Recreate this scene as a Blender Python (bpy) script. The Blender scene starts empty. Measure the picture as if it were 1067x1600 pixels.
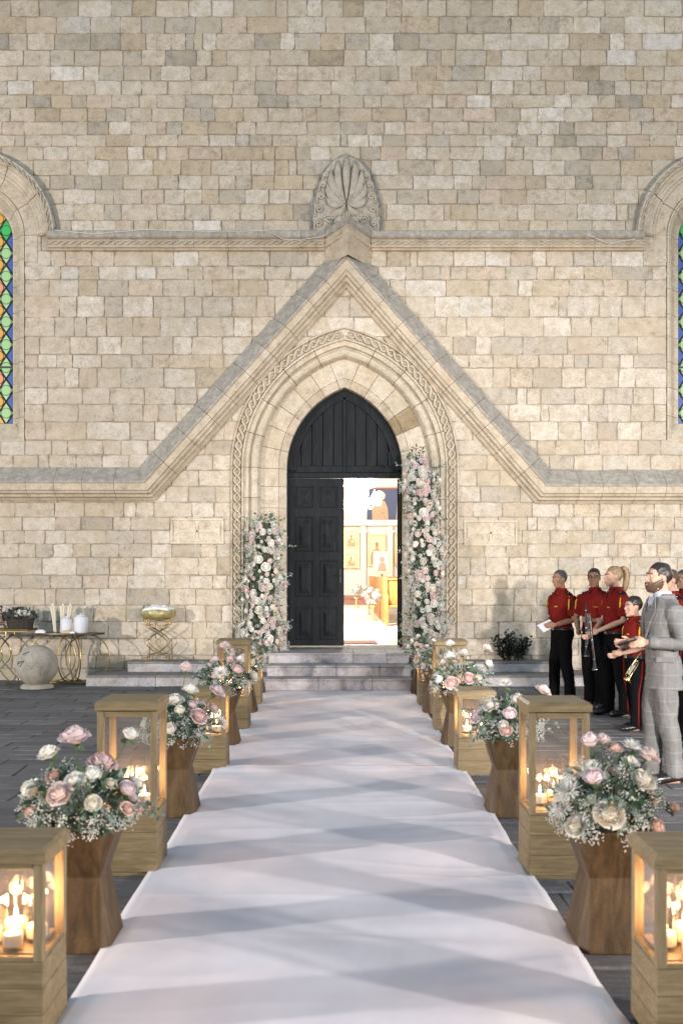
import bpy, math, random
from mathutils import Vector, Matrix, noise

# ------------------------------------------------------------------ camera, world, lights, exposure
SC = bpy.context.scene
COL = SC.collection
F, VX, VY, H, WY = 1555.6, 528.0, 896.0, 1.65, 15.45     # focal length (px of the 1600 px frame), vanishing point, eye height, wall distance
PI = math.pi
cam_d = bpy.data.cameras.new("camera"); cam = bpy.data.objects.new("camera", cam_d); COL.objects.link(cam)
cam.location = (0, 0, H); cam.rotation_euler = (PI/2, 0, 0)
cam_d.sensor_fit = 'VERTICAL'; cam_d.sensor_height = 36.0; cam_d.sensor_width = 24.0; cam_d.lens = 35.0
cam_d.shift_x = (533.5-VX)/1600; cam_d.shift_y = (VY-800)/1600
cam_d.clip_start = 0.05; cam_d.clip_end = 400
cam_d.dof.use_dof = True; cam_d.dof.focus_distance = 12.5; cam_d.dof.aperture_fstop = 3.2
SC.camera = cam

world = bpy.data.worlds.new("World"); SC.world = world; world.use_nodes = True
wn = world.node_tree; wn.nodes.clear()
sky = wn.nodes.new('ShaderNodeTexSky'); sky.sky_type = 'NISHITA'; sky.sun_disc = False
sky.sun_elevation = math.radians(10.5); sky.sun_rotation = math.radians(20); sky.air_density = 1.0; sky.dust_density = 3.0; sky.ozone_density = 0.6
bg = wn.nodes.new('ShaderNodeBackground'); bg.inputs['Strength'].default_value = 0.15
wo = wn.nodes.new('ShaderNodeOutputWorld')
wn.links.new(sky.outputs[0], bg.inputs[0]); wn.links.new(bg.outputs[0], wo.inputs[0])

def flood(loc, target, watts, col, size=0.35, spot=75):
    """one of the two floodlights whose crossing shadows lie on the carpet and on the wall"""
    d = bpy.data.lights.new("floodlight", 'SPOT'); d.energy = watts; d.color = col
    d.shadow_soft_size = size; d.spot_size = math.radians(spot); d.spot_blend = 0.6
    o = bpy.data.objects.new("floodlight", d); COL.objects.link(o)
    o.location = loc
    o.rotation_euler = (Vector(target)-Vector(loc)).to_track_quat('-Z', 'Y').to_euler()
    return o
flood((-13.0, 1.2, 3.0), (1.0, 13.0, 4.2), 3500, (1.0, 0.90, 0.84), 0.32, 130)
flood((12.0, -3.0, 3.2), (-1.0, 13.0, 4.2), 3700, (1.0, 0.92, 0.89), 0.35, 110)
flood((4.4, -1.0, 2.4), (2.9, 13.0, 1.7), 2900, (1.0, 0.93, 0.87), 0.15, 42)

vs = SC.view_settings
vs.view_transform = 'Standard'; vs.look = 'None'; vs.exposure = 1.18; vs.gamma = 1.0; vs.use_curve_mapping = False
SC.cycles.use_denoising = True
SC.cycles.max_bounces = 8; SC.cycles.diffuse_bounces = 3; SC.cycles.glossy_bounces = 3; SC.cycles.transmission_bounces = 6; SC.cycles.transparent_max_bounces = 24; SC.cycles.caustics_reflective = False; SC.cycles.caustics_refractive = False
SC.cycles.sample_clamp_indirect = 6.0

# ------------------------------------------------------------------ helpers
def rnd(seed): return random.Random(seed)
def W(px, py): return ((px-VX)*WY/F, H-(py-VY)*WY/F)          # a point of the wall plane
def wx(px): return (px-VX)*WY/F
def wz(py): return H-(py-VY)*WY/F
S = WY/F

class MB:
    """collects verts and faces, builds ONE mesh object"""
    def __init__(s): s.v = []; s.f = []; s.m = []; s.c = []; s.mi = 0; s.col = None; s.tag = []
    def add(s, vs, fs, mi=None):
        o = len(s.v); s.v.extend([tuple(p) for p in vs])
        s.c.extend([s.col]*len(vs))
        for f in fs: s.f.append(tuple(i+o for i in f)); s.m.append(s.mi if mi is None else mi)
        return s
    def box(s, x0, x1, y0, y1, z0, z1, bev=0.0, mi=None, M=None):
        if bev > 0:
            b = min(bev, (x1-x0)*.49, (y1-y0)*.49, (z1-z0)*.49)
            vs = []; idx = {}
            for sx in (0, 1):
                for sy in (0, 1):
                    for sz in (0, 1):
                        X, Y, Z = (x0, x1)[sx], (y0, y1)[sy], (z0, z1)[sz]
                        dx, dy, dz = (b, -b)[sx], (b, -b)[sy], (b, -b)[sz]
                        for a, p in enumerate(((X, Y+dy, Z+dz), (X+dx, Y, Z+dz), (X+dx, Y+dy, Z))):
                            idx[sx, sy, sz, a] = len(vs); vs.append(p)
            fs = []
            I = lambda sx, sy, sz, a: idx[sx, sy, sz, a]
            for k in (0, 1):
                q = [I(k, 0, 0, 0), I(k, 1, 0, 0), I(k, 1, 1, 0), I(k, 0, 1, 0)]; fs.append(q if k else q[::-1])
                q = [I(0, k, 0, 1), I(1, k, 0, 1), I(1, k, 1, 1), I(0, k, 1, 1)]; fs.append(q[::-1] if k else q)
                q = [I(0, 0, k, 2), I(1, 0, k, 2), I(1, 1, k, 2), I(0, 1, k, 2)]; fs.append(q if k else q[::-1])
            for a in (0, 1):
                for c in (0, 1):
                    fs.append([I(a, c, 0, 0), I(a, c, 1, 0), I(a, c, 1, 1), I(a, c, 0, 1)])
                    fs.append([I(a, 0, c, 0), I(a, 1, c, 0), I(a, 1, c, 2), I(a, 0, c, 2)])
                    fs.append([I(0, a, c, 1), I(1, a, c, 1), I(1, a, c, 2), I(0, a, c, 2)])
            for sx in (0, 1):
                for sy in (0, 1):
                    for sz in (0, 1): fs.append([I(sx, sy, sz, 0), I(sx, sy, sz, 1), I(sx, sy, sz, 2)])
        else:
            vs = [(x, y, z) for x in (x0, x1) for y in (y0, y1) for z in (z0, z1)]
            fs = [(0, 1, 3, 2), (4, 6, 7, 5), (0, 4, 5, 1), (2, 3, 7, 6), (0, 2, 6, 4), (1, 5, 7, 3)]
        if M is not None: vs = [M @ Vector(p) for p in vs]
        return s.add(vs, fs, mi)
    def tube(s, pts, r, n=8, mi=None, cap=True, closed=False, flat=1.0):
        pts = [Vector(p) for p in pts]; N = len(pts)
        rs = r if isinstance(r, (list, tuple)) else [r]*N
        vs = []; up = None
        for i, p in enumerate(pts):
            if closed: t = pts[(i+1) % N]-pts[i-1]
            else: t = pts[min(i+1, N-1)]-pts[max(i-1, 0)]
            if t.length < 1e-9: t = Vector((0, 0, 1))
            t.normalize()
            if up is None: up = Vector((0, 0, 1)) if abs(t.z) < .9 else Vector((0, 1, 0))
            a = up-t*up.dot(t)
            if a.length < 1e-6: a = t.orthogonal()
            a.normalize(); b = t.cross(a); up = a
            for k in range(n):
                w = 2*PI*k/n; vs.append(p+(a*math.cos(w)+b*math.sin(w)*flat)*rs[i])
        fs = []
        for i in range(N if closed else N-1):
            j = (i+1) % N
            for k in range(n): fs.append((i*n+k, i*n+(k+1) % n, j*n+(k+1) % n, j*n+k))
        if cap and not closed: fs.append(tuple(range(n-1, -1, -1))); fs.append(tuple((N-1)*n+k for k in range(n)))
        return s.add(vs, fs, mi)
    def lathe(s, prof, n=20, c=(0, 0, 0), mi=None, M=None):
        vs = []; fs = []; N = len(prof)
        for r, z in prof:
            for k in range(n): w = 2*PI*k/n; vs.append((c[0]+r*math.cos(w), c[1]+r*math.sin(w), c[2]+z))
        for i in range(N-1):
            for k in range(n): fs.append((i*n+k, i*n+(k+1) % n, (i+1)*n+(k+1) % n, (i+1)*n+k))
        fs.append(tuple(range(n-1, -1, -1))); fs.append(tuple((N-1)*n+k for k in range(n)))
        if M is not None: vs = [M @ Vector(p) for p in vs]
        return s.add(vs, fs, mi)
    def ell(s, c, r, n=12, m=8, mi=None, M=None):
        vs = [(0, 0, -1)]; fs = []
        for i in range(1, m):
            a = -PI/2+PI*i/m
            for k in range(n): w = 2*PI*k/n; vs.append((math.cos(a)*math.cos(w), math.cos(a)*math.sin(w), math.sin(a)))
        vs.append((0, 0, 1)); L = len(vs)-1
        for k in range(n):
            fs.append((0, 1+(k+1) % n, 1+k)); fs.append((L, L-n+k, L-n+(k+1) % n))
        for i in range(m-2):
            for k in range(n): a = 1+i*n+k; b = 1+i*n+(k+1) % n; fs.append((a, b, b+n, a+n))
        c = Vector(c); vs = [Vector((p[0]*r[0], p[1]*r[1], p[2]*r[2])) for p in vs]
        vs = [(M @ p if M is not None else p)+c for p in vs]
        return s.add(vs, fs, mi)
    def prism(s, poly, y0, y1, mi=None):
        """polygon in x,z extruded in y"""
        n = len(poly); vs = [(x, y0, z) for x, z in poly]+[(x, y1, z) for x, z in poly]
        fs = [tuple(range(n)), tuple(range(2*n-1, n-1, -1))]+[(i, i+n, (i+1) % n+n, (i+1) % n) for i in range(n)]
        return s.add(vs, fs, mi)
    def rings(s, rings, cap=True, mi=None):
        n = len(rings[0]); vs = [p for r in rings for p in r]; fs = []
        for i in range(len(rings)-1):
            for k in range(n): fs.append((i*n+k, i*n+(k+1) % n, (i+1)*n+(k+1) % n, (i+1)*n+k))
        if cap: fs.append(tuple(range(n-1, -1, -1))); fs.append(tuple((len(rings)-1)*n+k for k in range(n)))
        return s.add(vs, fs, mi)
    def mesh(s, name, mats, smooth=False):
        me = bpy.data.meshes.new(name); me.from_pydata(s.v, [], s.f)
        for m in (mats if isinstance(mats, (list, tuple)) else [mats]): me.materials.append(m)
        if max(s.m, default=0) > 0: me.polygons.foreach_set('material_index', s.m)
        if any(c is not None for c in s.c):
            at = me.color_attributes.new('tint', 'FLOAT_COLOR', 'POINT')
            fl = []
            for c in s.c: fl.extend((c[0], c[1], c[2], 1.0) if c else (.4, .35, .28, 1.0))
            at.data.foreach_set('color', fl)
        import bmesh
        bm = bmesh.new(); bm.from_mesh(me); bmesh.ops.recalc_face_normals(bm, faces=bm.faces[:]); bm.to_mesh(me); bm.free()
        if smooth:
            me.polygons.foreach_set('use_smooth', [True]*len(me.polygons))
            if smooth is not True: me.set_sharp_from_angle(angle=math.radians(smooth))
        return me
    def build(s, name, mats, parent=None, smooth=False, loc=None):
        return obj(name, s.mesh(name, mats, smooth), parent, loc)

def obj(name, me, parent=None, loc=None, rot=None, scale=None):
    o = bpy.data.objects.new(name, me); COL.objects.link(o)
    if parent is not None: o.parent = parent
    if loc is not None: o.location = loc
    if rot is not None: o.rotation_euler = rot
    if scale is not None: o.scale = scale
    return o
def tag(o, label=None, cat=None, group=None, kind=None):
    if label: o['label'] = label
    if cat: o['category'] = cat
    if group: o['group'] = group
    if kind: o['kind'] = kind
    return o
def empty(name, loc=(0, 0, 0), rz=0.0, label=None, cat=None, group=None):
    o = bpy.data.objects.new(name, None); COL.objects.link(o); o.location = loc; o.rotation_euler = (0, 0, rz); o.empty_display_size = .1
    return tag(o, label, cat, group)

# ------------------------------------------------------------------ materials
def nmat(name):
    m = bpy.data.materials.new(name); m.use_nodes = True; nt = m.node_tree
    return m, nt, nt.nodes['Principled BSDF']
def nd(nt, t, **k):
    n = nt.nodes.new(t)
    for a, b in k.items():
        if a in n.inputs: n.inputs[a].default_value = b
        else: setattr(n, a, b)
    return n
def ramp(nt, src, stops):
    r = nt.nodes.new('ShaderNodeValToRGB'); e = r.color_ramp.elements
    while len(e) < len(stops): e.new(.5)
    for x, (p, c) in zip(e, stops): x.position = p; x.color = (c[0], c[1], c[2], 1)
    nt.links.new(src, r.inputs[0]); return r.outputs[0]
def mixc(nt, a, b, fac, mode='MIX'):
    n = nt.nodes.new('ShaderNodeMix'); n.data_type = 'RGBA'; n.blend_type = mode
    for sock, v in ((n.inputs[0], fac), (n.inputs[6], a), (n.inputs[7], b)):
        if hasattr(v, 'is_linked'): nt.links.new(v, sock)
        elif isinstance(v, (int, float)): sock.default_value = v
        else: sock.default_value = (v[0], v[1], v[2], 1)
    return n.outputs[2]
def tex(nt, kind, scale, vec, detail=4, rough=.6, **k):
    n = nt.nodes.new('ShaderNodeTex'+kind); n.inputs['Scale'].default_value = scale
    if 'Detail' in n.inputs: n.inputs['Detail'].default_value = detail
    if 'Roughness' in n.inputs: n.inputs['Roughness'].default_value = rough
    for a, b in k.items(): setattr(n, a, b)
    if vec is not None: nt.links.new(vec, n.inputs['Vector'])
    return n
def coords(nt, which='Object', scale=(1, 1, 1)):
    t = nt.nodes.new('ShaderNodeTexCoord'); m = nt.nodes.new('ShaderNodeMapping'); m.inputs['Scale'].default_value = scale
    nt.links.new(t.outputs[which], m.inputs['Vector']); return m.outputs[0]
def bump(nt, b, h, strength=.4, dist=.01):
    n = nt.nodes.new('ShaderNodeBump'); n.inputs['Strength'].default_value = strength; n.inputs['Distance'].default_value = dist
    nt.links.new(h, n.inputs['Height']); nt.links.new(n.outputs[0], b.inputs['Normal'])
def plain(name, c, rough=.6, metal=0.0, nscale=0, namp=.2, bmp=0, **k):
    m, nt, b = nmat(name); b.inputs['Roughness'].default_value = rough; b.inputs['Metallic'].default_value = metal
    b.inputs['Base Color'].default_value = (*c, 1)
    if nscale:
        t = tex(nt, 'Noise', nscale, coords(nt), 5)
        lo = tuple(x*(1-namp) for x in c); hi = tuple(min(1, x*(1+namp)) for x in c)
        nt.links.new(ramp(nt, t.outputs['Fac'], [(.3, lo), (.7, hi)]), b.inputs['Base Color'])
        if bmp: bump(nt, b, t.outputs['Fac'], bmp, .004)
    for a, v in k.items(): b.inputs[a.replace('_', ' ')].default_value = v
    return m
def emit(name, c, s):
    m, nt, b = nmat(name); b.inputs['Base Color'].default_value = (*c, 1)
    b.inputs['Emission Color'].default_value = (*c, 1); b.inputs['Emission Strength'].default_value = s; return m

def stone_mat(name, use_tint=True, c=(.4, .35, .28), grey=0.0, dirt=.5, pit=.5):
    """limestone: own colour of each stone, tooling grain, pits, brown water stains"""
    m, nt, b = nmat(name); b.inputs['Roughness'].default_value = .93; b.inputs['Specular IOR Level'].default_value = .15
    v = coords(nt)
    if use_tint:
        at = nt.nodes.new('ShaderNodeAttribute'); at.attribute_name = 'tint'; base = at.outputs['Color']
    else:
        rg = nt.nodes.new('ShaderNodeRGB'); rg.outputs[0].default_value = (*c, 1); base = rg.outputs[0]
    big = tex(nt, 'Noise', 1.1, v, 3, .62); mid = tex(nt, 'Noise', 7.0, v, 4, .7); fine = tex(nt, 'Noise', 55, v, 3, .75)
    base = mixc(nt, base, ramp(nt, mid.outputs['Fac'], [(.25, (.62, .57, .48)), (.48, (.97, .96, .94)), (.75, (1.18, 1.17, 1.16))]), 1.0, 'MULTIPLY')
    base = mixc(nt, base, ramp(nt, fine.outputs['Fac'], [(.28, (.50, .48, .44)), (.45, (.96, .96, .96)), (.72, (1.22, 1.21, 1.2))]), .85, 'MULTIPLY')
    gr = tex(nt, 'Noise', 170, v, 1)
    base = mixc(nt, base, ramp(nt, gr.outputs['Fac'], [(.3, (.74, .73, .71)), (.7, (1.24, 1.24, 1.24))]), .9, 'MULTIPLY')
    pa = tex(nt, 'Noise', 2.6, v, 5, .72)      # buff lime wash and water stains that run over joints and faces alike
    st = ramp(nt, pa.outputs['Fac'], [(.50, (0, 0, 0)), (.57, (1, 1, 1))])
    base = mixc(nt, base, (.47, .39, .275), mixc(nt, (0, 0, 0), st, dirt*.95), 'MIX')
    dk = ramp(nt, big.outputs['Fac'], [(.58, (0, 0, 0)), (.70, (1, 1, 1))])
    base = mixc(nt, base, (.25, .205, .145), mixc(nt, (0, 0, 0), mixc(nt, dk, ramp(nt, mid.outputs['Fac'], [(.45, (0, 0, 0)), (.6, (1, 1, 1))]), 1.0, 'MULTIPLY'), dirt*.9), 'MIX')
    vo = tex(nt, 'Voronoi', 34, v); pits = ramp(nt, vo.outputs['Distance'], [(.06, (0, 0, 0)), (.16, (1, 1, 1))])
    pm = tex(nt, 'Noise', 3.2, v, 1); pmask = ramp(nt, pm.outputs['Fac'], [(.52, (0, 0, 0)), (.68, (1, 1, 1))])
    pk = mixc(nt, (1, 1, 1), pits, pmask)
    base = mixc(nt, base, mixc(nt, (.55, .48, .38), (1, 1, 1), pk), pit, 'MULTIPLY')
    if grey > 0:
        g = tex(nt, 'Noise', 11, v, 6, .8)
        base = mixc(nt, base, ramp(nt, g.outputs['Fac'], [(.32, (.15, .143, .133)), (.5, (.29, .277, .258)), (.66, (.50, .475, .435))]), grey)
    nt.links.new(base, b.inputs['Base Color'])
    ad = nt.nodes.new('ShaderNodeMath'); ad.operation = 'MULTIPLY_ADD'; nt.links.new(fine.outputs['Fac'], ad.inputs[0]); ad.inputs[1].default_value = .6
    nt.links.new(mid.outputs['Fac'], ad.inputs[2])
    ad2 = nt.nodes.new('ShaderNodeMath'); ad2.operation = 'ADD'; nt.links.new(ad.outputs[0], ad2.inputs[0]); nt.links.new(pk, ad2.inputs[1])
    bump(nt, b, ad2.outputs[0], .48, .015)
    return m
def wood_mat(name, dark, light, axis='Z', scale=1.0, rough=.55, rings=False):
    m, nt, b = nmat(name); b.inputs['Roughness'].default_value = rough; b.inputs['Specular IOR Level'].default_value = .3
    sc = {'X': (2.2, 16, 24), 'Y': (16, 2.2, 24), 'Z': (16, 16, 2.0)}[axis]
    oi = nt.nodes.new('ShaderNodeObjectInfo'); t = nt.nodes.new('ShaderNodeTexCoord'); va = nt.nodes.new('ShaderNodeVectorMath'); va.operation = 'MULTIPLY_ADD'
    mp = nt.nodes.new('ShaderNodeMapping'); mp.inputs['Scale'].default_value = tuple(x*scale for x in sc)
    sh = nt.nodes.new('ShaderNodeVectorMath'); sh.operation = 'SCALE'; sh.inputs['Scale'].default_value = 9.0
    cb = nt.nodes.new('ShaderNodeCombineXYZ')
    for k in range(3): nt.links.new(oi.outputs['Random'], cb.inputs[k])
    nt.links.new(cb.outputs[0], sh.inputs[0])
    ad = nt.nodes.new('ShaderNodeVectorMath'); ad.operation = 'ADD'
    nt.links.new(t.outputs['Object'], ad.inputs[0]); nt.links.new(sh.outputs[0], ad.inputs[1]); nt.links.new(ad.outputs[0], mp.inputs['Vector'])
    nt.nodes.remove(va)
    n1 = tex(nt, 'Noise', 1.0, mp.outputs[0], 6, .62); n1.inputs['Distortion'].default_value = 1.2
    n2 = tex(nt, 'Noise', 4.0, mp.outputs[0], 4, .6)
    c = ramp(nt, n1.outputs['Fac'], [(.3, dark), (.5, tuple((a+b2)/2 for a, b2 in zip(dark, light))), (.68, light)])
    c = mixc(nt, c, ramp(nt, n2.outputs['Fac'], [(.35, (.72, .70, .66)), (.6, (1.06, 1.05, 1.04))]), .7, 'MULTIPLY')
    if rings:
        vo = tex(nt, 'Voronoi', 3.2, ad.outputs[0]); w = nt.nodes.new('ShaderNodeMath'); w.operation = 'SINE'
        ml = nt.nodes.new('ShaderNodeMath'); ml.operation = 'MULTIPLY'; ml.inputs[1].default_value = 90
        nt.links.new(vo.outputs['Distance'], ml.inputs[0]); nt.links.new(ml.outputs[0], w.inputs[0])
        c = mixc(nt, c, ramp(nt, w.outputs[0], [(.2, (.72, .70, .67)), (.7, (1.05, 1.05, 1.05))]), .55, 'MULTIPLY')
        kn = ramp(nt, vo.outputs['Distance'], [(.05, (.35, .3, .26)), (.16, (1, 1, 1))]); c = mixc(nt, c, kn, .8, 'MULTIPLY')
    nt.links.new(c, b.inputs['Base Color']); bump(nt, b, n2.outputs['Fac'], .12, .004)
    return m
def glass_mat(name, tint=(1, 1, 1), refl=1.0, dust=0.0):
    m = bpy.data.materials.new(name); m.use_nodes = True; nt = m.node_tree; nt.nodes.clear()
    out = nt.nodes.new('ShaderNodeOutputMaterial'); tr = nt.nodes.new('ShaderNodeBsdfTransparent'); tr.inputs[0].default_value = (*tint, 1)
    gl = nt.nodes.new('ShaderNodeBsdfGlossy'); gl.inputs['Roughness'].default_value = .02
    fr = nt.nodes.new('ShaderNodeFresnel'); fr.inputs[0].default_value = 1.46
    ml = nt.nodes.new('ShaderNodeMath'); ml.operation = 'MULTIPLY'; ml.inputs[1].default_value = refl; nt.links.new(fr.outputs[0], ml.inputs[0])
    mx = nt.nodes.new('ShaderNodeMixShader'); nt.links.new(ml.outputs[0], mx.inputs[0]); nt.links.new(tr.outputs[0], mx.inputs[1]); nt.links.new(gl.outputs[0], mx.inputs[2])
    res = mx.outputs[0]
    if dust:
        df = nt.nodes.new('ShaderNodeBsdfDiffuse'); df.inputs[0].default_value = (.8, .75, .7, 1)
        m2 = nt.nodes.new('ShaderNodeMixShader'); m2.inputs[0].default_value = dust; nt.links.new(res, m2.inputs[1]); nt.links.new(df.outputs[0], m2.inputs[2]); res = m2.outputs[0]
    nt.links.new(res, out.inputs[0]); return m

M_stone = stone_mat('limestone')
M_trim = stone_mat('carved_limestone', dirt=.35, pit=.3)
M_weather = stone_mat('weathered_limestone', grey=.66, dirt=.2)
M_crust = stone_mat('dark_crust_stone', grey=.95, dirt=.1)
M_mortar = plain('mortar', (.335, .28, .21), .95, nscale=2.6, namp=.30, bmp=.0)
def tint_pick(r, z=3.0):
    """own colour of one stone: mostly one buff tone, some paler, greyer or browner"""
    base = (.57, .505, .42); k = r.random()
    if k < .45: c = (.56, .49, .40)
    elif k < .65: c = (.655, .60, .53)
    elif k < .80: c = (.44, .40, .345)
    elif k < .90: c = (.475, .385, .275)
    elif k < .94: c = (.68, .65, .62)
    else: c = (.55, .44, .355)
    up = min(1, max(0, (z-4.5)/4)); t = .48+.25*up
    g = r.uniform(.93, 1.07)*(1-.06*up)
    if r.random() < .10*up+.02: g *= .80
    return tuple((b*(1-t)+x*t)*g for b, x in zip(base, c))
# ------------------------------------------------------------------ ground, paving, steps
M_ground = plain('joint_sand', (.06, .059, .058), .9, nscale=20, namp=.3)
def slate_mat():
    m, nt, b = nmat('dark_slate'); b.inputs['Specular IOR Level'].default_value = .3
    v = coords(nt); oi = nt.nodes.new('ShaderNodeAttribute'); oi.attribute_name = 'tint'
    n1 = tex(nt, 'Noise', 6, coords(nt, 'Object', (1, 3.5, 1)), 6, .7); n2 = tex(nt, 'Noise', 60, v, 4, .7)
    c = mixc(nt, oi.outputs['Color'], ramp(nt, n1.outputs['Fac'], [(.3, (.55, .56, .6)), (.55, (1, 1, 1)), (.75, (1.5, 1.5, 1.48))]), 1.0, 'MULTIPLY')
    c = mixc(nt, c, ramp(nt, n2.outputs['Fac'], [(.3, (.75, .75, .75)), (.7, (1.25, 1.25, 1.25))]), .8, 'MULTIPLY')
    nt.links.new(c, b.inputs['Base Color'])
    nt.links.new(ramp(nt, n1.outputs['Fac'], [(.35, (.62, .62, .62)), (.65, (.9, .9, .9))]), b.inputs['Roughness'])
    bump(nt, b, n1.outputs['Fac'], .5, .01); return m
M_slate = slate_mat()
g = MB(); g.add([(-60, -40, -.03), (60, -40, -.03), (60, WY+.3, -.03), (-60, WY+.3, -.03)], [(0, 1, 2, 3)])
GROUND = tag(g.build('ground', M_ground), kind='structure')

def slab_mesh(mb, x0, x1, y0, y1, z, r, bev=.008):
    j = lambda: r.uniform(-.006, .006)
    c = [(x0+j(), y0+j()), (x1+j(), y0+j()), (x1+j(), y1+j()), (x0+j(), y1+j())]
    zs = [z+r.uniform(-.003, .003) for _ in range(4)]
    cx = (x0+x1)/2; cy = (y0+y1)/2
    ins = lambda p: (p[0]+math.copysign(bev, cx-p[0]), p[1]+math.copysign(bev, cy-p[1]))
    vs = [(p[0], p[1], -.03) for p in c]+[(p[0], p[1], q-.006) for p, q in zip(c, zs)]+[(*ins(p), q) for p, q in zip(c, zs)]
    fs = []
    for a in (0, 4):
        for k in range(4): fs.append((a+k, a+(k+1) % 4, a+4+(k+1) % 4, a+4+k))
    fs.append((8, 9, 10, 11)); mb.add(vs, fs)
def paving():
    r = rnd(11); slabs = []; y = -1.0
    while y < 15.4:
        d = r.uniform(.20, .27); x = -9.0-r.random()*.6
        while x < 9.0:
            w = r.uniform(.38, .85); y1 = min(y+d, 15.42)
            slabs.append((x+.004, x+w-.004, y+.004, y1-.004)); x += w
        y += d
    vis = []; rest = []
    for s in slabs:
        cx, cy = (s[0]+s[1])/2, (s[2]+s[3])/2
        if cy > 3.6:
            px = VX+cx*F/cy; sz = (s[1]-s[0])*(s[3]-s[2])/cy**3
            hid = abs(cx) < .95 or (cy > 14.6 and abs(cx) < 3.6)
            if -20 < px < 1090 and not hid and (px < 420 or px > 640): vis.append((sz, s)); continue
        rest.append(s)
    vis.sort(reverse=True); rest += [s for _, s in vis[295:]]
    def tc():
        g = r.uniform(.8, 1.25); return (.140*g, .136*g, .133*g)
    for _, s in vis[:295]:
        mb = MB(); mb.col = tc(); slab_mesh(mb, *s, 0.0, r); mb.build('paving_slab', M_slate, GROUND)
    mb = MB()
    for s in rest: mb.col = tc(); slab_mesh(mb, *s, 0.0, r)
    tag(mb.build('paving', M_slate, GROUND), kind='stuff')
paving()

M_step = stone_mat('step_marble', use_tint=False, c=(.52, .50, .52), dirt=.25, pit=.15)
M_stept = stone_mat('step_tread', use_tint=False, c=(.22, .21, .205), grey=.35, dirt=.3, pit=.2)
STEPS = empty('church_steps', (0, 15, 0), label='two broad pale stone steps along the foot of the church wall', cat='steps')
STEPS['kind'] = 'structure'
PORTAL_X = wx(538.5)
def steps():
    r = rnd(5)
    def run(xa, xb, y0, y1, z0, z1, zt):
        x = xa; k = 0
        while x < xb-.05:
            w = min(r.uniform(.8, 1.15), xb-x)
            if xb-x-w < .3: w = xb-x
            mb = MB(); mb.box(x+.002, x+w-.002, y0-15, y1-15, z0, z1-.03, .008, 0); mb.box(x+.001, x+w-.001, y0-.012-15, y1-15, z1-.028, z1, .006, 1)
            mb.build('step_stone', [M_step, M_stept], STEPS); x += w
    run(-3.68, -1.025, 14.55, 15.42, -.02, .16, 0); run(1.055, 3.9, 14.55, 15.42, -.02, .16, 0)
    run(-3.17, -1.025, 15.02, 15.42, .161, .32, 0); run(1.055, 3.5, 15.02, 15.42, .161, .32, 0)
    run(PORTAL_X-.912, PORTAL_X+.912, 15.38, 16.36, .321, .474, 0)
steps()
DSTEPS = empty('door_steps', (.03, 14.6, 0), label='three lavender grey stone steps rising from the carpet to the church door', cat='steps')
def door_steps():
    r = rnd(6); M1 = stone_mat('door_step_stone', use_tint=False, c=(.44, .425, .455), dirt=.2, pit=.15); M2 = stone_mat('door_step_tread', use_tint=False, c=(.40, .385, .395), dirt=.25, pit=.2)
    for k, (y0, y1, z0, z1) in enumerate(((13.96, 15.19, -.02, .17), (14.32, 15.19, .171, .325), (14.68, 15.372, .326, .475))):
        js = [-1.05, -.3+.25*k, .45+.12*k, 1.02]
        for a, b in zip(js, js[1:]):
            mb = MB(); mb.box(a+.0015, b-.0015, y0-14.6, y1-14.6, z0, z1-.03, .006, 0); mb.box(a+.001, b-.001, y0-.015-14.6, y1-14.6, z1-.028, z1, .009, 1); mb.build('step_stone', [M1, M2], DSTEPS)
door_steps()

# ------------------------------------------------------------------ church facade
CHURCH = empty('church', (0, WY, 0), label='pale limestone church front with pointed portal under a steep gable', cat='church')
YB = WY   # parts are written in world coordinates and shifted to the church's origin
def cpart(mb, name, mats, parent=None, smooth=False):
    if parent is None:
        mb.v = [(p[0], p[1]-WY, p[2]) for p in mb.v]; return mb.build(name, mats, CHURCH, smooth)
    mb.v = [(p[0], p[1]-WY, p[2]) for p in mb.v]
    return mb.build(name, mats, parent, smooth)

class Arch:
    def __init__(s, xc, zs, R0, C, zb): s.xc, s.zs, s.R0, s.C, s.zb = xc, zs, R0, C, zb
    def pt(s, o, q, side):
        R = s.R0+o
        if q < 0: return s.xc+side*(R-s.C), s.zs+q
        th = min(q, math.acos(s.C/R)); return s.xc+side*(R*math.cos(th)-s.C), s.zs+R*math.sin(th)
    def end(s, o): return math.acos(s.C/(s.R0+o))
    def hw(s, o, z):
        R = s.R0+o
        if z <= s.zs: return R-s.C
        d = z-s.zs
        if d >= R: return 0.0
        return max(0.0, math.sqrt(R*R-d*d)-s.C)
    def ztop(s, o): R = s.R0+o; return s.zs+math.sqrt(R*R-s.C**2)
    def piece(s, prof, q0, q1, side, mb=None, n=None, gap=.003):
        mb = mb or MB()
        if q0 < 0 and q1 <= 0: qs = [q0+gap, q1-gap]
        else:
            n = n or max(2, int((q1-q0)/.07)); e = gap/s.R0; qs = [q0+e+(q1-q0-2*e)*k/n for k in range(n+1)]
        rings = []
        for q in qs:
            ring = []
            for o, out in prof: x, z = s.pt(o, q, side); ring.append((x, WY-out, z))
            rings.append(ring)
        mb.rings(rings); return mb
    def joints(s, step, r):
        L = s.zs-s.zb; n = max(1, round(L/step)); js = [-L*(1-k/n)+(r.uniform(-.05, .05) if 0 < k < n else 0) for k in range(n+1)]
        th = s.end(0.0 if s.C == 0 else .9); m = max(2, round(th*(s.R0+.3)/step)); js += [th*(k+1)/m for k in range(m)]
        if s.C: js[-1] = 1.6
        return js

PORTAL = Arch(wx(538.5), wz(730), 138*S, 45.8*S, .318)
WIN = [Arch(wx(540+sg*582), wz(368), 57*S, 0.0, wz(660)) for sg in (-1, 1)]

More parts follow.
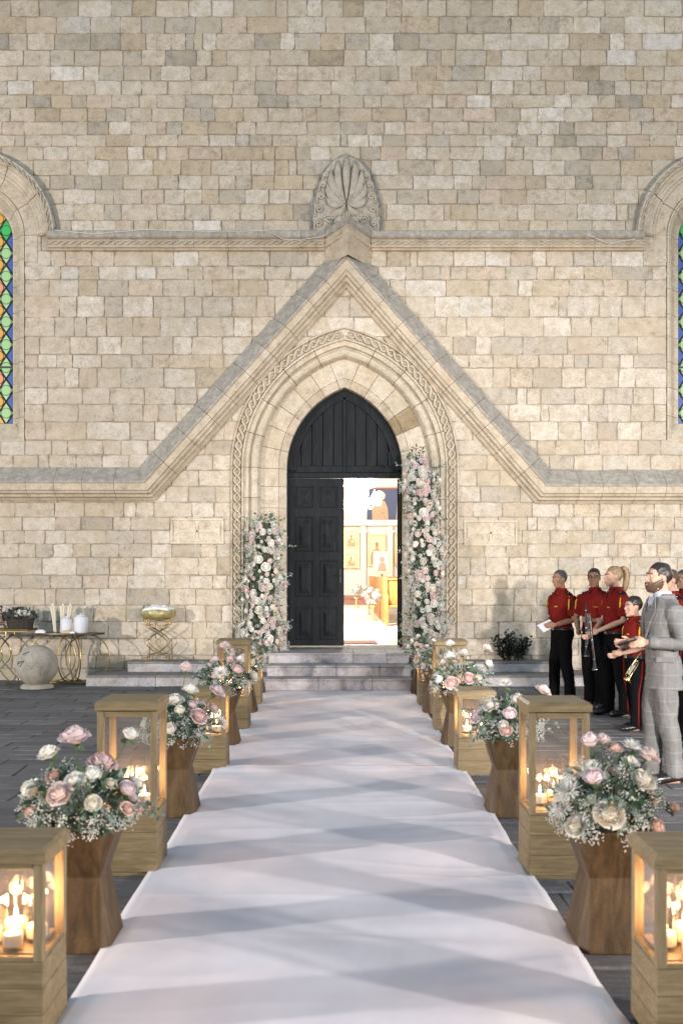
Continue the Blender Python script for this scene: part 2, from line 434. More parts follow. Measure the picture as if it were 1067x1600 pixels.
ROWS = [0, 26, 52, 78, 103, 126, 148, 168.5, 190, 210.5, 229, 250, 274, 296, 319, 344, 367, 392, 416, 437, 463, 495.5, 526, 554, 575, 606, 632, 659, 688, 711, 735,
        760, 785, 808, 829, 850, 871, 899, 920, 946, 972, 998, 1024, 1045, 1066]
ROWS = [-78, -52, -26]+ROWS
def facade():
    r = rnd(3); blocks = []; XL, XR = wx(-360), wx(1440)
    back = MB()
    for a, b in zip(ROWS, ROWS[1:]):
        z1, z0 = wz(a), wz(b)
        cuts = []                                      # intervals kept free: (left at z0, left at z1, right at z0, right at z1)
        if z0 < PORTAL.ztop(.70): h0, h1 = PORTAL.hw(.74, z0), PORTAL.hw(.74, z1); cuts.append((PORTAL.xc-h0, PORTAL.xc-h1, PORTAL.xc+h0, PORTAL.xc+h1))
        for w in WIN:
            o = .24 if z0 < w.zs-.02 else .62
            if z0 < w.zs+w.R0+o and z1 > wz(686):
                h0, h1 = w.hw(o, z0), w.hw(o, z1); cuts.append((w.xc-h0, w.xc-h1, w.xc+h0, w.xc+h1))
        cuts.sort()
        spans = []; cl = (XL, XL)
        for c in cuts:
            spans.append((*cl, c[0], c[1])); cl = (c[2], c[3])
        spans.append((*cl, XR, XR))
        for (l0, l1, r0, r1) in spans:
            if min(r0, r1)-max(l0, l1) < .03 and max(r0, r1)-min(l0, l1) < .08: continue
            if r0 < l0 or r1 < l1: continue
            vs = [(l0, WY+.014, z0), (r0, WY+.014, z0), (r1, WY+.014, z1), (l1, WY+.014, z1)]
            vs += [(x, WY+.5, z) for x, _, z in vs]
            back.add(vs, [(0, 1, 2, 3), (7, 6, 5, 4), (0, 4, 5, 1), (1, 5, 6, 2), (2, 6, 7, 3), (3, 7, 4, 0)])
            x = min(l0, l1); xs = []
            hgt = z1-z0
            while x < max(r0, r1)-.01:
                w = r.choice((.24, .30, .36, .40, .46, .56))*r.uniform(.85, 1.15)*(.75+hgt*1.2)
                if r.random() < .06: w *= .5
                xe = x+w
                if max(r0, r1)-xe < .16: xe = max(r0, r1)
                xs.append((x, xe)); x = xe
            for x0, x1 in xs:
                p = [(max(x0, l0), z0), (min(x1, r0), z0), (min(x1, r1), z1), (max(x0, l1), z1)]
                if p[1][0]-p[0][0] < .02 and p[2][0]-p[3][0] < .02: continue
                if p[1][0] < p[0][0]: m = (p[0][0]+p[1][0])/2; p[0] = (m-.004, z0); p[1] = (m+.004, z0)
                if p[2][0] < p[3][0]: m = (p[2][0]+p[3][0])/2; p[2] = (m+.004, z1); p[3] = (m-.004, z1)
                if max(p[1][0], p[2][0]) < wx(-25) or min(p[0][0], p[3][0]) > wx(1090) or z0 > wz(-30): vis = 0
                else: vis = 1
                area = (p[1][0]-p[0][0]+p[2][0]-p[3][0])/2*(z1-z0)
                blocks.append([vis*area, p])
    wall = cpart(back, 'wall', M_mortar)
    def emit_block(mb, p):
        r2 = r; zc = (p[0][1]+p[2][1])/2; mb.col = tint_pick(r2, zc)
        g = r2.choice((.002, .003, .004, .006)); pr = r2.uniform(-.003, .008)
        cx = sum(q[0] for q in p)/4; cz = sum(q[1] for q in p)/4
        out = []
        cor = [(q[0]+math.copysign(g, cx-q[0]), q[1]+math.copysign(g*.9, cz-q[1])) for q in p]
        for i in range(4):
            a, b = cor[i], cor[(i+1) % 4]; L = math.hypot(b[0]-a[0], b[1]-a[1]); n = 4 if L > .26 else 3 if L > .16 else 2
            for k in range(n):
                t = k/n; jx, jz = r2.uniform(-.009, .009), r2.uniform(-.009, .009)
                if k == 0: jx += math.copysign(.004, cx-a[0]); jz += math.copysign(.004, cz-a[1])
                out.append((a[0]+(b[0]-a[0])*t+jx, a[1]+(b[1]-a[1])*t+jz))
        n = len(out); bv = .011
        ins = []
        for x, z in out:
            dx, dz = cx-x, cz-z; ins.append((x+max(-bv, min(bv, dx)), z+max(-bv, min(bv, dz))))
        vs = [(x, WY+.02, z) for x, z in out]+[(x, WY-pr+.006, z) for x, z in out]+[(x, WY-pr-r2.uniform(0, .003), z) for x, z in ins]
        fs = []
        for a in (0, n):
            for k in range(n): fs.append((a+k, a+(k+1) % n, a+n+(k+1) % n, a+n+k))
        fs.append(tuple(range(2*n, 3*n))); mb.add(vs, fs)
    order = sorted(range(len(blocks)), key=lambda i: -blocks[i][0]); top = set(order[:300])
    rest = MB()
    for i, (a, p) in enumerate(blocks):
        if i in top: mb = MB(); emit_block(mb, p); cpart(mb, 'stone_block', M_stone, wall)
        else: emit_block(rest, p)
    tag(cpart(rest, 'masonry', M_stone, wall), kind='stuff')
facade()

# ---- portal rings
RING_A = [(.845, -.1), (.845, .045), (.822, .055), (.815, .0), (.685, .0), (.678, .055), (.652, .055), (.645, .02), (.645, -.1)]
RING_B = [(.644, -.12), (.644, .01), (.575, .005), (.562, -.05), (.548, -.055), (.54, -.02), (.515, .002), (.475, .006), (.44, -.012), (.42, -.05), (.405, -.10), (.395, -.13), (.395, -.22), (.5, -.24)]
RING_C = [(.394, -.24), (.394, -.135), (.38, -.14), (.125, -.19), (.118, -.215), (.10, -.205), (.0, -.27), (.0, -.95), (.2, -.95)]
def portal():
    r = rnd(8)
    for prof, name, step, mat in ((RING_A, 'carved_band_stone', .50, M_trim), (RING_B, 'moulding_stone', .48, M_trim), (RING_C, 'voussoir', .34, M_trim)):
        for side in (-1, 1):
            js = PORTAL.joints(step, r)
            for q0, q1 in zip(js, js[1:]):
                mb = MB(); c = tint_pick(r, 2); k = .45
                base = (0.585, 0.509, 0.404); mb.col = tuple(base[i]*(1-k)+c[i]*k for i in range(3))
                if name == 'voussoir' and r.random() < .18: mb.col = (.31, .24, .155)
                PORTAL.piece(prof, q0, q1, side, mb); cpart(mb, name, mat)
    # interlaced strands carved along the band
    mb = MB(); mb.col = (0.585, 0.509, 0.404); R = PORTAL.R0+.75
    for side in (-1, 1):
        L1 = PORTAL.zs-PORTAL.zb-.55; L2 = R*PORTAL.end(.75)-.06; n = int((L1+L2)/.016)
        for ph in (0, PI):
            pts = []
            for k in range(n+1):
                s = -L1+(L1+L2)*k/n; w = 2*PI*s/.27+ph; o = .75+.046*math.sin(w); q = s if s < 0 else s/R
                x, z = PORTAL.pt(o, q, side); pts.append((x, WY-.030-.020*math.cos(w), z))
            mb.tube(pts, .0185, 6)
        for k in range(int((L1+L2)/.1175)):
            s = -L1+.1175*(k+.5)-.03; q = s if s < 0 else s/R; x, z = PORTAL.pt(.75, q, side)
    cpart(mb, 'interlace_carving', M_trim, smooth=True)
portal()
def portal_core():
    m = MB()
    for side in (-1, 1): PORTAL.piece([(.012, -.30), (.012, -.94), (.60, -.94), (.60, -.30)], -(PORTAL.zs-PORTAL.zb), 0, side, m, gap=0); PORTAL.piece([(.012, -.30), (.012, -.94), (.60, -.94), (.60, -.30)], 0, 1.6, side, m, n=14, gap=0)
    m.box(-1.75, 1.95, WY-.02, 16.355, -.03, .316)
    tag(cpart(m, 'portal_core', M_mortar), kind='stuff')
portal_core()

# ---- gable coping
PATH = [Vector(W(-360, 757)), Vector(W(231, 757)), Vector(W(541, 412)), Vector(W(848, 762)), Vector(W(1440, 762))]
COPE = [(.262, -.05), (.262, .05), (.03, .295), (.012, .30), (.0, .30), (-.004, .275), (-.105, .265), (-.115, .235), (-.15, .215), (-.165, .16), (-.20, .145), (-.215, .09), (-.255, .05), (-.262, -.05)]
def coping():
    r = rnd(21)
    for i in range(len(PATH)-1):
        a, b = PATH[i], PATH[i+1]; d = (b-a).normalized(); nrm = Vector((-d.y, d.x)); L = (b-a).length
        def mitre(prev, nxt):   # shift along d per unit of offset at the corner
            if prev is None or nxt is None: return 0.0
            n1 = Vector((-prev.y, prev.x)); n2 = Vector((-nxt.y, nxt.x)); m = (n1+n2)/(1+n1.dot(n2)); return m
        dp = (a-PATH[i-1]).normalized() if i > 0 else None; dn = (PATH[i+2]-b).normalized() if i+2 < len(PATH) else None
        ma = mitre(dp, d) if dp is not None else nrm; mbv = mitre(d, dn) if dn is not None else nrm
        n = max(3, round(L/.44)); js = [L*k/n+(r.uniform(-.05, .05) if 0 < k < n else 0) for k in range(n+1)]
        for k in range(n):
            rings = []
            for e, s in ((0, js[k]), (1, js[k+1])):
                ring = []
                for u, out in COPE:
                    if k == 0 and e == 0: p = a+ma*u
                    elif k == n-1 and e == 1: p = b+mbv*u
                    else: p = a+d*(s+(.003 if e == 0 else -.003))+nrm*u
                    ring.append((p.x, WY-out, p.y))
                rings.append(ring)
            # keep interior ends clear of the mitre
            m = MB(); nP = len(COPE)
            vs = [p for rg in rings for p in rg]; fs = []; mi = []
            for q in range(nP):
                fs.append((q, (q+1) % nP, nP+(q+1) % nP, nP+q)); mi.append(1 if q in (0, 1, 2, 3) else 0)
            c = tint_pick(r, 2); m.col = tuple(.6*x+.4*y for x, y in zip((0.562, 0.480, 0.369), c))
            for f, q in zip(fs, mi): pass
            o = len(m.v); m.add(vs, [], 0)
            for f, q in zip(fs, mi): m.f.append(f); m.m.append(q)
            m.f.append(tuple(range(nP-1, -1, -1))); m.m.append(0); m.f.append(tuple(range(nP, 2*nP))); m.m.append(0)
            cpart(m, 'coping_stone', [M_trim, M_weather])
coping()

# ---- string course with rope carving, prow block above the gable, palmette
STR = [(0, -.03), (0, .15), (-.012, .165), (-.10, .165), (-.118, .14), (-.125, .105), (-.215, .10), (-.222, .115), (-.245, .11), (-.252, .07), (-.275, .06), (-.285, -.03)]
def string_course():
    r = rnd(31); zt = wz(365)
    rope = MB(); rope.col = (0.526, 0.468, 0.386)
    for xa, xb in ((wx(78), wx(507)), (wx(580), wx(1002))):
        x = xa
        while x < xb-.05:
            w = r.uniform(.5, .8); w = xb-x if xb-x-w < .3 else w
            m = MB(); c = tint_pick(r, 6); m.col = tuple(.5*p+.5*q for p, q in zip((0.503, 0.433, 0.339), c)); nP = len(STR)
            vs = [(x+.002, WY-o, zt+z) for z, o in STR]+[(x+w-.002, WY-o, zt+z) for z, o in STR]
            m.add(vs, [])
            for q in range(nP): m.f.append((q, (q+1) % nP, nP+(q+1) % nP, nP+q)); m.m.append(1 if q < 4 else 0)
            m.f.append(tuple(range(nP))); m.m.append(0); m.f.append(tuple(range(2*nP-1, nP-1, -1))); m.m.append(0)
            cpart(m, 'string_course_stone', [M_trim, M_weather]); x += w
        n = int((xb-xa)/.02)
        for ph in (0, PI):
            rope.tube([(xa+(xb-xa)*k/n, WY-.112-.012*math.cos(2*PI*(xa+(xb-xa)*k/n)/.22+ph), zt-.17+.026*math.sin(2*PI*(xa+(xb-xa)*k/n)/.22+ph)) for k in range(n+1)], .013, 5)
    cpart(rope, 'rope_carving', M_trim, smooth=True)
    # prow
    m = MB(); m.col = (0.526, 0.450, 0.351); xl, xr, xm = wx(507), wx(580), wx(543); d = .42
    layers = [(0, .10, 1), (-.03, .13, 1), (-.10, .13, 1), (-.125, .07, 0), (-.20, .06, 0), (-.215, .08, 0), (-.245, .07, 0), (-.26, .02, 0), (-.52, .0, 0)]
    rings = [[(xl-e*.2, WY+.02, zt+z), (xl-e*.2, WY-e, zt+z), (xm, WY-d-e*.5, zt+z+(.12 if z > -.5 else .06)), (xr+e*.2, WY-e, zt+z), (xr+e*.2, WY+.02, zt+z)] for z, e, _ in layers]
    vs = [p for q in rings for p in q]; m.add(vs, [])
    for i in range(len(layers)-1):
        for k in range(5): m.f.append((i*5+k, i*5+(k+1) % 5, (i+1)*5+(k+1) % 5, (i+1)*5+k)); m.m.append(layers[i][2])
    m.f.append((0, 1, 2, 3, 4)); m.m.append(1)
    cpart(m, 'gable_finial_block', [M_trim, M_weather])
string_course()
def antefix():
    cx = 541; oy = 367
    half = [(-50, oy), (-52, 345), (-50, 322), (-44, 296), (-34, 272), (-20, 255), (0, 246)]
    ol = [W(cx+x, y) for x, y in half]+[W(cx-x, y) for x, y in half[-2::-1]]
    r = rnd(4)
    halo = [W(cx+x*1.08+r.uniform(-2, 2), oy-(oy-y)*1.03+r.uniform(-2, 2)) for x, y in half]+[W(cx-x*1.08+r.uniform(-2, 2), oy-(oy-y)*1.03+r.uniform(-2, 2)) for x, y in half[-2::-1]]
    m = MB(); m.col = (.2, .2, .2); m.prism(halo, WY-.035, WY+.01); cpart(m, 'palmette_backing', M_crust)
    A = MB(); A.col = (.50, .45, .385); A.prism(ol, WY-.085, WY+.01)
    slab = cpart(A, 'palmette_slab', stone_mat('palmette_stone', grey=.25, dirt=.15))
    PM = slab.data.materials[0]
    def leaf(tip, base, bend, w):
        m = MB(); m.col = (.55, .495, .42); n = 9; L = [];
        b = Vector(W(cx+base[0], base[1])); t = Vector(W(cx+tip[0], tip[1])); d = t-b; nr = Vector((-d.y, d.x))
        vs = []; fs = []
        for k in range(n+1):
            u = k/n; p = b+d*u+nr*bend*math.sin(u*PI)*.5; tg = d+nr*bend*.5*PI*math.cos(u*PI); tg.normalize(); nn = Vector((-tg.y, tg.x))
            ww = w*S*(math.sin(PI*min(1, u*.92+.06))**.8)*(.5+.6*u if u < .8 else 1.0*(1.0-(u-.8)*2.5)+.001)
            for q, (f, h) in enumerate(((-1, .086), (-.8, .125), (0, .104), (.8, .125), (1, .086))):
                vs.append((p.x+nn.x*ww*f, WY-h-.02*math.sin(u*PI), p.y+nn.y*ww*f))
        for k in range(n):
            for q in range(4): fs.append((k*5+q, k*5+q+1, k*5+q+6, k*5+q+5))
        m.add(vs, fs); cpart(m, 'palmette_leaf', PM, slab, smooth=True)
    leaf((0, 248), (0, 316), 0, 7)
    for sg in (-1, 1):
        for tip, bend, w in (((13, 255), .14, 7), ((24, 269), .26, 7.5), ((30, 290), .36, 7.5), ((31, 313), .44, 7), ((24, 336), .50, 5.5)):
            leaf((sg*tip[0], tip[1]), (sg*2, 322), -sg*bend, w)
    def spiral(x, y, rr, sg, turns=1.6, tail=None):
        m = MB(); m.col = (.55, .495, .42); pts = []
        for k in range(29):
            u = k/28; a = u*turns*2*PI; q = rr*(1-u*.85); p = W(cx+x+sg*q*math.cos(a), y-q*math.sin(a)); pts.append((p[0], WY-.098, p[1]))
        if tail: p = W(cx+tail[0], tail[1]); pts.insert(0, (p[0], WY-.095, p[1]))
        m.tube(pts, [.017]*(len(pts)-1)+[.008], 6); cpart(m, 'palmette_scroll', PM, slab, smooth=True)
    for sg in (-1, 1):
        for x, y, rr in ((31, 277, 4), (36, 292, 5), (39, 310, 6), (42, 330, 6.5), (43, 352, 6.5)): spiral(sg*x, y, rr, sg, tail=(sg*(x+6), y+12))
        spiral(sg*10, 336, 6, -sg, tail=(sg*5, 355)); spiral(sg*27, 346, 7.5, sg, tail=(sg*12, 358)); spiral(sg*20, 341, 5, -sg); spiral(sg*9, 354, 4.5, sg); spiral(sg*24, 360, 4, -sg)
antefix()

# ---- relief panels with crosses
def relief(px0, px1, py0, py1):
    m = MB(); m.col = (0.608, 0.532, 0.433); x0, z1 = W(px0, py0); x1, z0 = W(px1, py1)
    m.box(x0, x1, WY-.008, WY+.01, z0, z1)
    slab = cpart(m, 'relief_panel', M_trim)
    m = MB(); m.col = (0.643, 0.567, 0.468); t = .035
    for a in ((x0, x1, z1-t, z1), (x0, x1, z0, z0+t), (x0, x0+t, z0+t, z1-t), (x1-t, x1, z0+t, z1-t)): m.box(a[0], a[1], WY-.035, WY-.007, a[2], a[3], .006)
    cpart(m, 'relief_frame', M_trim, slab)
    m = MB(); m.col = (0.643, 0.567, 0.468); cx, cz = (x0+x1)/2, (z0+z1)/2
    for d, L in ((Vector((1, 0)), (x1-x0)/2-.06), (Vector((-1, 0)), (x1-x0)/2-.06), (Vector((0, 1)), (z1-z0)/2-.04), (Vector((0, -1)), (z1-z0)/2-.04)):
        n = Vector((-d.y, d.x)); pl = []
        for u, w in ((0, .012), (.7, .018), (.9, .04), (1, .075)): p = Vector((cx, cz))+d*L*u+n*w; pl.append((p.x, p.y))
        for u, w in ((1, .075), (.9, .04), (.7, .018), (0, .012)): p = Vector((cx, cz))+d*L*u-n*w; pl.append((p.x, p.y))
        m.prism(pl, WY-.024, WY-.007)
    cpart(m, 'cross_relief', M_trim, slab)
relief(267, 350, 810, 850); relief(724, 808, 813, 853)

# ---- side windows: hood, voussoirs, splay, stained glass
def pane_mat(name, c):
    m, nt, b = nmat(name); b.inputs['Roughness'].default_value = .25
    t = tex(nt, 'Noise', 9, coords(nt, 'Generated'), 3)
    col = mixc(nt, c, ramp(nt, t.outputs['Fac'], [(.3, (.75, .75, .75)), (.7, (1.15, 1.15, 1.15))]), .8, 'MULTIPLY')
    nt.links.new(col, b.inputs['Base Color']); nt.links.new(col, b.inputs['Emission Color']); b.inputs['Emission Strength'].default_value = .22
    return m
M_pane = {'green': pane_mat('pale_green_glass', (.30, .46, .24)), 'disc': pane_mat('green_disc_glass', (.25, .42, .19)), 'amber': pane_mat('amber_glass', (.50, .27, .05)),
          'blue': pane_mat('blue_glass', (.035, .075, .26)), 'rose': pane_mat('rose_glass', (.55, .22, .12)), 'deep': pane_mat('emerald_glass', (.03, .32, .07))}
M_lead = plain('lead_came', (.03, .028, .025), .5)
def windows():
    r = rnd(17)
    for w, sg in zip(WIN, (1, -1)):
        HOOD = [(.745, -.05), (.745, .10), (.72, .125), (.60, .13), (.585, .10), (.55, .09), (.53, .075), (.49, .07), (.475, .045), (.44, .04), (.44, -.05)]
        VOU = [(.44, -.08), (.44, .012), (.245, .010), (.235, -.02), (.235, -.08)]
        SPL = [(.234, -.10), (.234, .014), (.205, .016), (.195, -.005), (.17, -.01), (.075, -.15), (.06, -.155), (.05, -.175), (0, -.18), (0, -.30), (.23, -.30)]
        win = MB(); win.col = (.45, .39, .3)
        zs_save = w.zb
        for side in (-1, 1):
            for prof, name, step, mats, zb in ((HOOD, 'hood_stone', .5, 'hood', w.zs-.02), (VOU, 'window_voussoir', .42, 0, w.zs-.42), (SPL, 'window_jamb_stone', .42, 0, wz(688))):
                w.zb = zb; js = w.joints(step, r)
                for q0, q1 in zip(js, js[1:]):
                    if q0 == q1: continue
                    mb = MB(); c = tint_pick(r, 3); mb.col = tuple(.6*p+.4*q for p, q in zip((0.550, 0.480, 0.380), c))
                    w.piece(prof, q0, q1, side, mb)
                    if mats == 'hood':
                        nP = len(prof); nf = len(mb.f)-2
                        for fi in range(nf): mb.m[fi] = 1 if fi % nP in (0, 1) else 0
                        cpart(mb, name, [M_trim, M_crust])
                    else: cpart(mb, name, M_trim)
            w.zb = zs_save
        # rope on the hood
        mb = MB(); mb.col = (0.503, 0.445, 0.363); Rr = w.R0+.645
        for ph in (0, PI):
            pts = [];
            for k in range(181):
                a = PI*k/180; q = .658+.022*math.sin(Rr*a*2*PI/.22+ph); pts.append((w.xc+(w.R0+q)*math.cos(a), WY-.140-.012*math.cos(Rr*a*2*PI/.22+ph), w.zs+(w.R0+q)*math.sin(a)))
            mb.tube(pts, .013, 5)
        cpart(mb, 'rope_carving', M_trim, smooth=True)
        m = MB(); m.col = (0.538, 0.468, 0.369); zt = wz(660); hwd = w.R0
        m.rings([[(w.xc-hwd-.24, WY-.014, wz(690)), (w.xc+hwd+.24, WY-.014, wz(690)), (w.xc+hwd+.24, WY+.3, wz(690)), (w.xc-hwd-.24, WY+.3, wz(690))],
                 [(w.xc-hwd-.24, WY-.014, wz(690)+.03), (w.xc+hwd+.24, WY-.014, wz(690)+.03), (w.xc+hwd+.24, WY+.3, wz(690)+.03), (w.xc-hwd-.24, WY+.3, wz(690)+.03)],
                 [(w.xc-hwd-.05, WY+.15, zt), (w.xc+hwd+.05, WY+.15, zt), (w.xc+hwd+.05, WY+.3, zt), (w.xc-hwd-.05, WY+.3, zt)]])
        cpart(m, 'window_sill', M_trim)
        # glass: lozenges with discs between lead cames
        yg = WY+.22; gx = w.xc; g0, g1 = zt, w.zs+w.R0
        frame = MB(); pw, ph_ = .1195, .1795
        inner = gx+sg*w.R0      # edge towards the portal
        bk = MB(); bk.box(gx-w.R0, gx+w.R0, yg+.03, yg+.06, g0-.05, g1+.05)
        root = cpart(bk, 'window', M_lead)
        meshes = {}
        def inside(x, z): return (z <= w.zs and abs(x-gx) <= w.R0-.005 and z > g0) or (z > w.zs and (x-gx)**2+(z-w.zs)**2 < (w.R0-.01)**2)
        i = 0
        lines = set()
        nrow = int((g1-g0)/ph_)+2; ncol = int(2*w.R0/pw)+2
        for ir in range(-1, nrow+1):
            for ic in range(-1, ncol+1):
                if (ir+ic) % 2: continue
                x = inner-sg*(pw*ic); z = g0+ph_*ir
                if ic == 0: kind = 'blue'
                elif ic == 1: kind = 'green' if (ir % 14) else 'deep'
                elif ic == 2: kind = 'amber' if (ir//2) % 4 != 2 else 'rose'
                elif ic % 3 == 0: kind = 'blue'
                else: kind = r.choice(('green', 'amber', 'rose', 'deep'))
                if z > w.zs+.1: kind = {'green': 'deep', 'blue': 'amber'}.get(kind, kind)
                poly = [(x-pw*.95, z), (x, z-ph_*.95), (x+pw*.95, z), (x, z+ph_*.95)]
                pl = []
                n = 4
                for k in range(4):   # keep what lies within the opening
                    a, b = poly[k], poly[(k+1) % 4]
                    for t in range(10):
                        q = (a[0]+(b[0]-a[0])*t/10, a[1]+(b[1]-a[1])*t/10)
                        qx = max(gx-w.R0+.004, min(gx+w.R0-.004, q[0])); qz = max(g0+.004, q[1])
                        if qz > w.zs:
                            dx, dz = qx-gx, qz-w.zs; L = math.hypot(dx, dz)
                            if L > w.R0-.004: qx, qz = gx+dx/L*(w.R0-.004), w.zs+dz/L*(w.R0-.004)
                        if not pl or math.hypot(pl[-1][0]-qx, pl[-1][1]-qz) > 1e-4: pl.append((qx, qz))
                if len(pl) < 3: continue
                ar = abs(sum(pl[k][0]*pl[(k+1) % len(pl)][1]-pl[(k+1) % len(pl)][0]*pl[k][1] for k in range(len(pl))))/2
                if ar < .003: continue
                m = MB(); m.prism(pl, yg, yg+.008); cpart(m, 'pane', M_pane[kind], root)
                if kind != 'blue' and ar > .035:
                    m = MB(); m.prism([(x+.078*math.cos(a*PI/9), z+.078*math.sin(a*PI/9)) for a in range(18)], yg-.004, yg+.002)
                    cpart(m, 'glass_disc', M_pane['disc' if kind == 'green' else kind], root)
                    pts = [(x+.08*math.cos(a*PI/9), yg-.003, z+.08*math.sin(a*PI/9)) for a in range(18)]
                    frame.tube(pts, .0055, 4, closed=True)
                for k in range(4):
                    a, b = poly[k], poly[(k+1) % 4]
                    if inside(*a) and inside(*b) or inside((a[0]+b[0])/2, (a[1]+b[1])/2):
                        frame.tube([(a[0], yg-.004, a[1]), (b[0], yg-.004, b[1])], .0085, 4)
        frame.box(gx-w.R0, gx+w.R0, yg-.02, yg+.0, wz(571), wz(568)); frame.box(gx-w.R0, gx+w.R0, yg-.02, yg+.0, g0, g0+.015)
        frame.tube([(inner-sg*.006, yg-.005, g0), (inner-sg*.006, yg-.005, w.zs)], .009, 4)
        cpart(frame, 'lead_came', M_lead, root)
windows()

# ---- doors
M_door = wood_mat('dark_painted_wood', (.006, .007, .009), (.017, .020, .024), 'Z', rough=.6)
M_iron = plain('black_iron', (.01, .01, .01), .4)
M_door.node_tree.nodes['Principled BSDF'].inputs['Specular IOR Level'].default_value = .18
YD = WY+.46
def doors():
    xc = PORTAL.xc; hw = .915; zt = wz(737)+.01; zb = .478
    # fixed boards above the doors
    fr = MB()
    for side in (-1, 1):
        L = zt+.0-PORTAL.zs
        fr2 = [(-.0, -.40), (-.0, -.55), (-.16, -.55), (-.16, -.40)]
        q0 = math.asin(max(-1, (zt-PORTAL.zs)/PORTAL.R0)) if zt > PORTAL.zs else 0.0
        PORTAL.piece([(0, -.43), (0, -.52), (-.15, -.52), (-.15, -.43)], max(0, q0), 1.6, side, fr, n=16, gap=0)
    fr.box(xc-hw, xc+hw, YD-.05, YD+.06, zt-.07, zt+.02, .01); fr.box(xc-.03, xc+.03, YD-.03, YD+.04, zt, PORTAL.ztop(-.12), .008)
    fr.box(xc-hw+.12, xc+hw-.12, YD-.015, YD+.04, zt+.02, zt+.13, .01)
    root = cpart(fr, 'door_transom_frame', M_door)
    n = 10; x0 = xc-hw+.05; wd = 2*(hw-.05)/n
    for k in range(n):
        a = x0+k*wd; m = MB(); zz = min(PORTAL.zs+math.sqrt(max(.01, (PORTAL.R0-.05)**2-(abs(a+wd/2-xc)+wd*.3+PORTAL.C)**2)), PORTAL.ztop(-.1))
        m.box(a+.003, a+wd-.003, YD+.0, YD+.03, zt+.02, max(zt+.1, zz), .006); cpart(m, 'board', M_door, root)
    m = MB(); m.prism([(xc+sg*PORTAL.hw(.05, zz), zz) for sg, zz in [(-1, zt+.9*k/12+(.0)) for k in range(13)]]+[(xc, PORTAL.ztop(.02))]+[(xc+PORTAL.hw(.05, zt+.9*k/12), zt+.9*k/12) for k in range(12, -1, -1)], YD+.035, YD+.06); cpart(m, 'transom_backing', M_door, root)
    # jambs
    for sg in (-1, 1):
        m = MB(); m.box(xc+sg*hw-(.035 if sg > 0 else 0), xc+sg*hw+(.035 if sg < 0 else 0), YD-.04, YD+.08, zb, zt-.07, .006); cpart(m, 'door_jamb', M_door)
    def leaf(name):
        wl = hw-.045; hl = zt-.075-zb-.02; d = MB(); d.box(0, wl, -.03, .03, 0, hl, .006)
        me_leaf = d.mesh(name, M_door); o = obj(name, me_leaf, CHURCH)
        rows = [(.055, .44), (.50, .44+.62), (1.12, 1.68), (1.76, 2.28), (2.33, 2.56)]
        rows = [(.10*hl/2.66, .62), (.78, 1.36), (1.50, 2.06), (2.20, 2.54)]
        for (za, zb2) in rows:
            for xa in (.10, wl/2+.05):
                xb = xa+wl/2-.15; p = MB(); yf = -.03
                for t, yy0, yy1 in ((.022, yf-.016, yf+.002),):
                    for q in ((xa, xb, za, za+t), (xa, xb, zb2-t, zb2), (xa, xa+t, za+t, zb2-t), (xb-t, xb, za+t, zb2-t)): p.box(q[0], q[1], yy0, yy1, q[2], q[3], .005)
                f = obj('panel_moulding', p.mesh('panel_moulding', M_door), o)
                i0 = .05; b2 = .075
                p = MB(); A = [(xa+i0, za+i0), (xb-i0, za+i0), (xb-i0, zb2-i0), (xa+i0, zb2-i0)]
                if zb2-za < .4:
                    cx, cz = (xa+xb)/2, (za+zb2)/2; vs = [(x, yf, z) for x, z in A]+[(cx, yf-.03, cz)]; fs = [(0, 1, 4), (1, 2, 4), (2, 3, 4), (3, 0, 4)]
                else:
                    k2 = .05; B = [(xa+i0+k2, za+i0+k2*1.6), (xb-i0-k2, za+i0+k2*1.6), (xb-i0-k2, zb2-i0-k2*1.6), (xa+i0+k2, zb2-i0-k2*1.6)]
                    vs = [(x, yf, z) for x, z in A]+[(x, yf-.018, z) for x, z in B]; fs = [(k, (k+1) % 4, 4+(k+1) % 4, 4+k) for k in range(4)]+[(4, 5, 6, 7)]
                p.add(vs, fs); obj('raised_panel', p.mesh('raised_panel', M_door), o)
        p = MB(); p.box(wl-.07, wl-.04, -.04, -.028, 1.0, 1.22, .004); p.tube([(wl-.055, -.045, 1.12), (wl-.055, -.085, 1.12), (wl-.12, -.09, 1.12)], .009, 8)
        obj('door_handle', p.mesh('door_handle', M_iron), o)
        return o, wl
    a, wl = leaf('door'); a.location = (xc-hw+.036, YD-WY, zb+.02)
    b, _ = leaf('door'); b.location = (xc+hw-.04, YD+.06-WY, zb+.02); b.rotation_euler = (0, 0, math.radians(84))
    tag(a, label='closed black panelled door leaf'); tag(b, label='black door leaf standing open into the church')
doors()
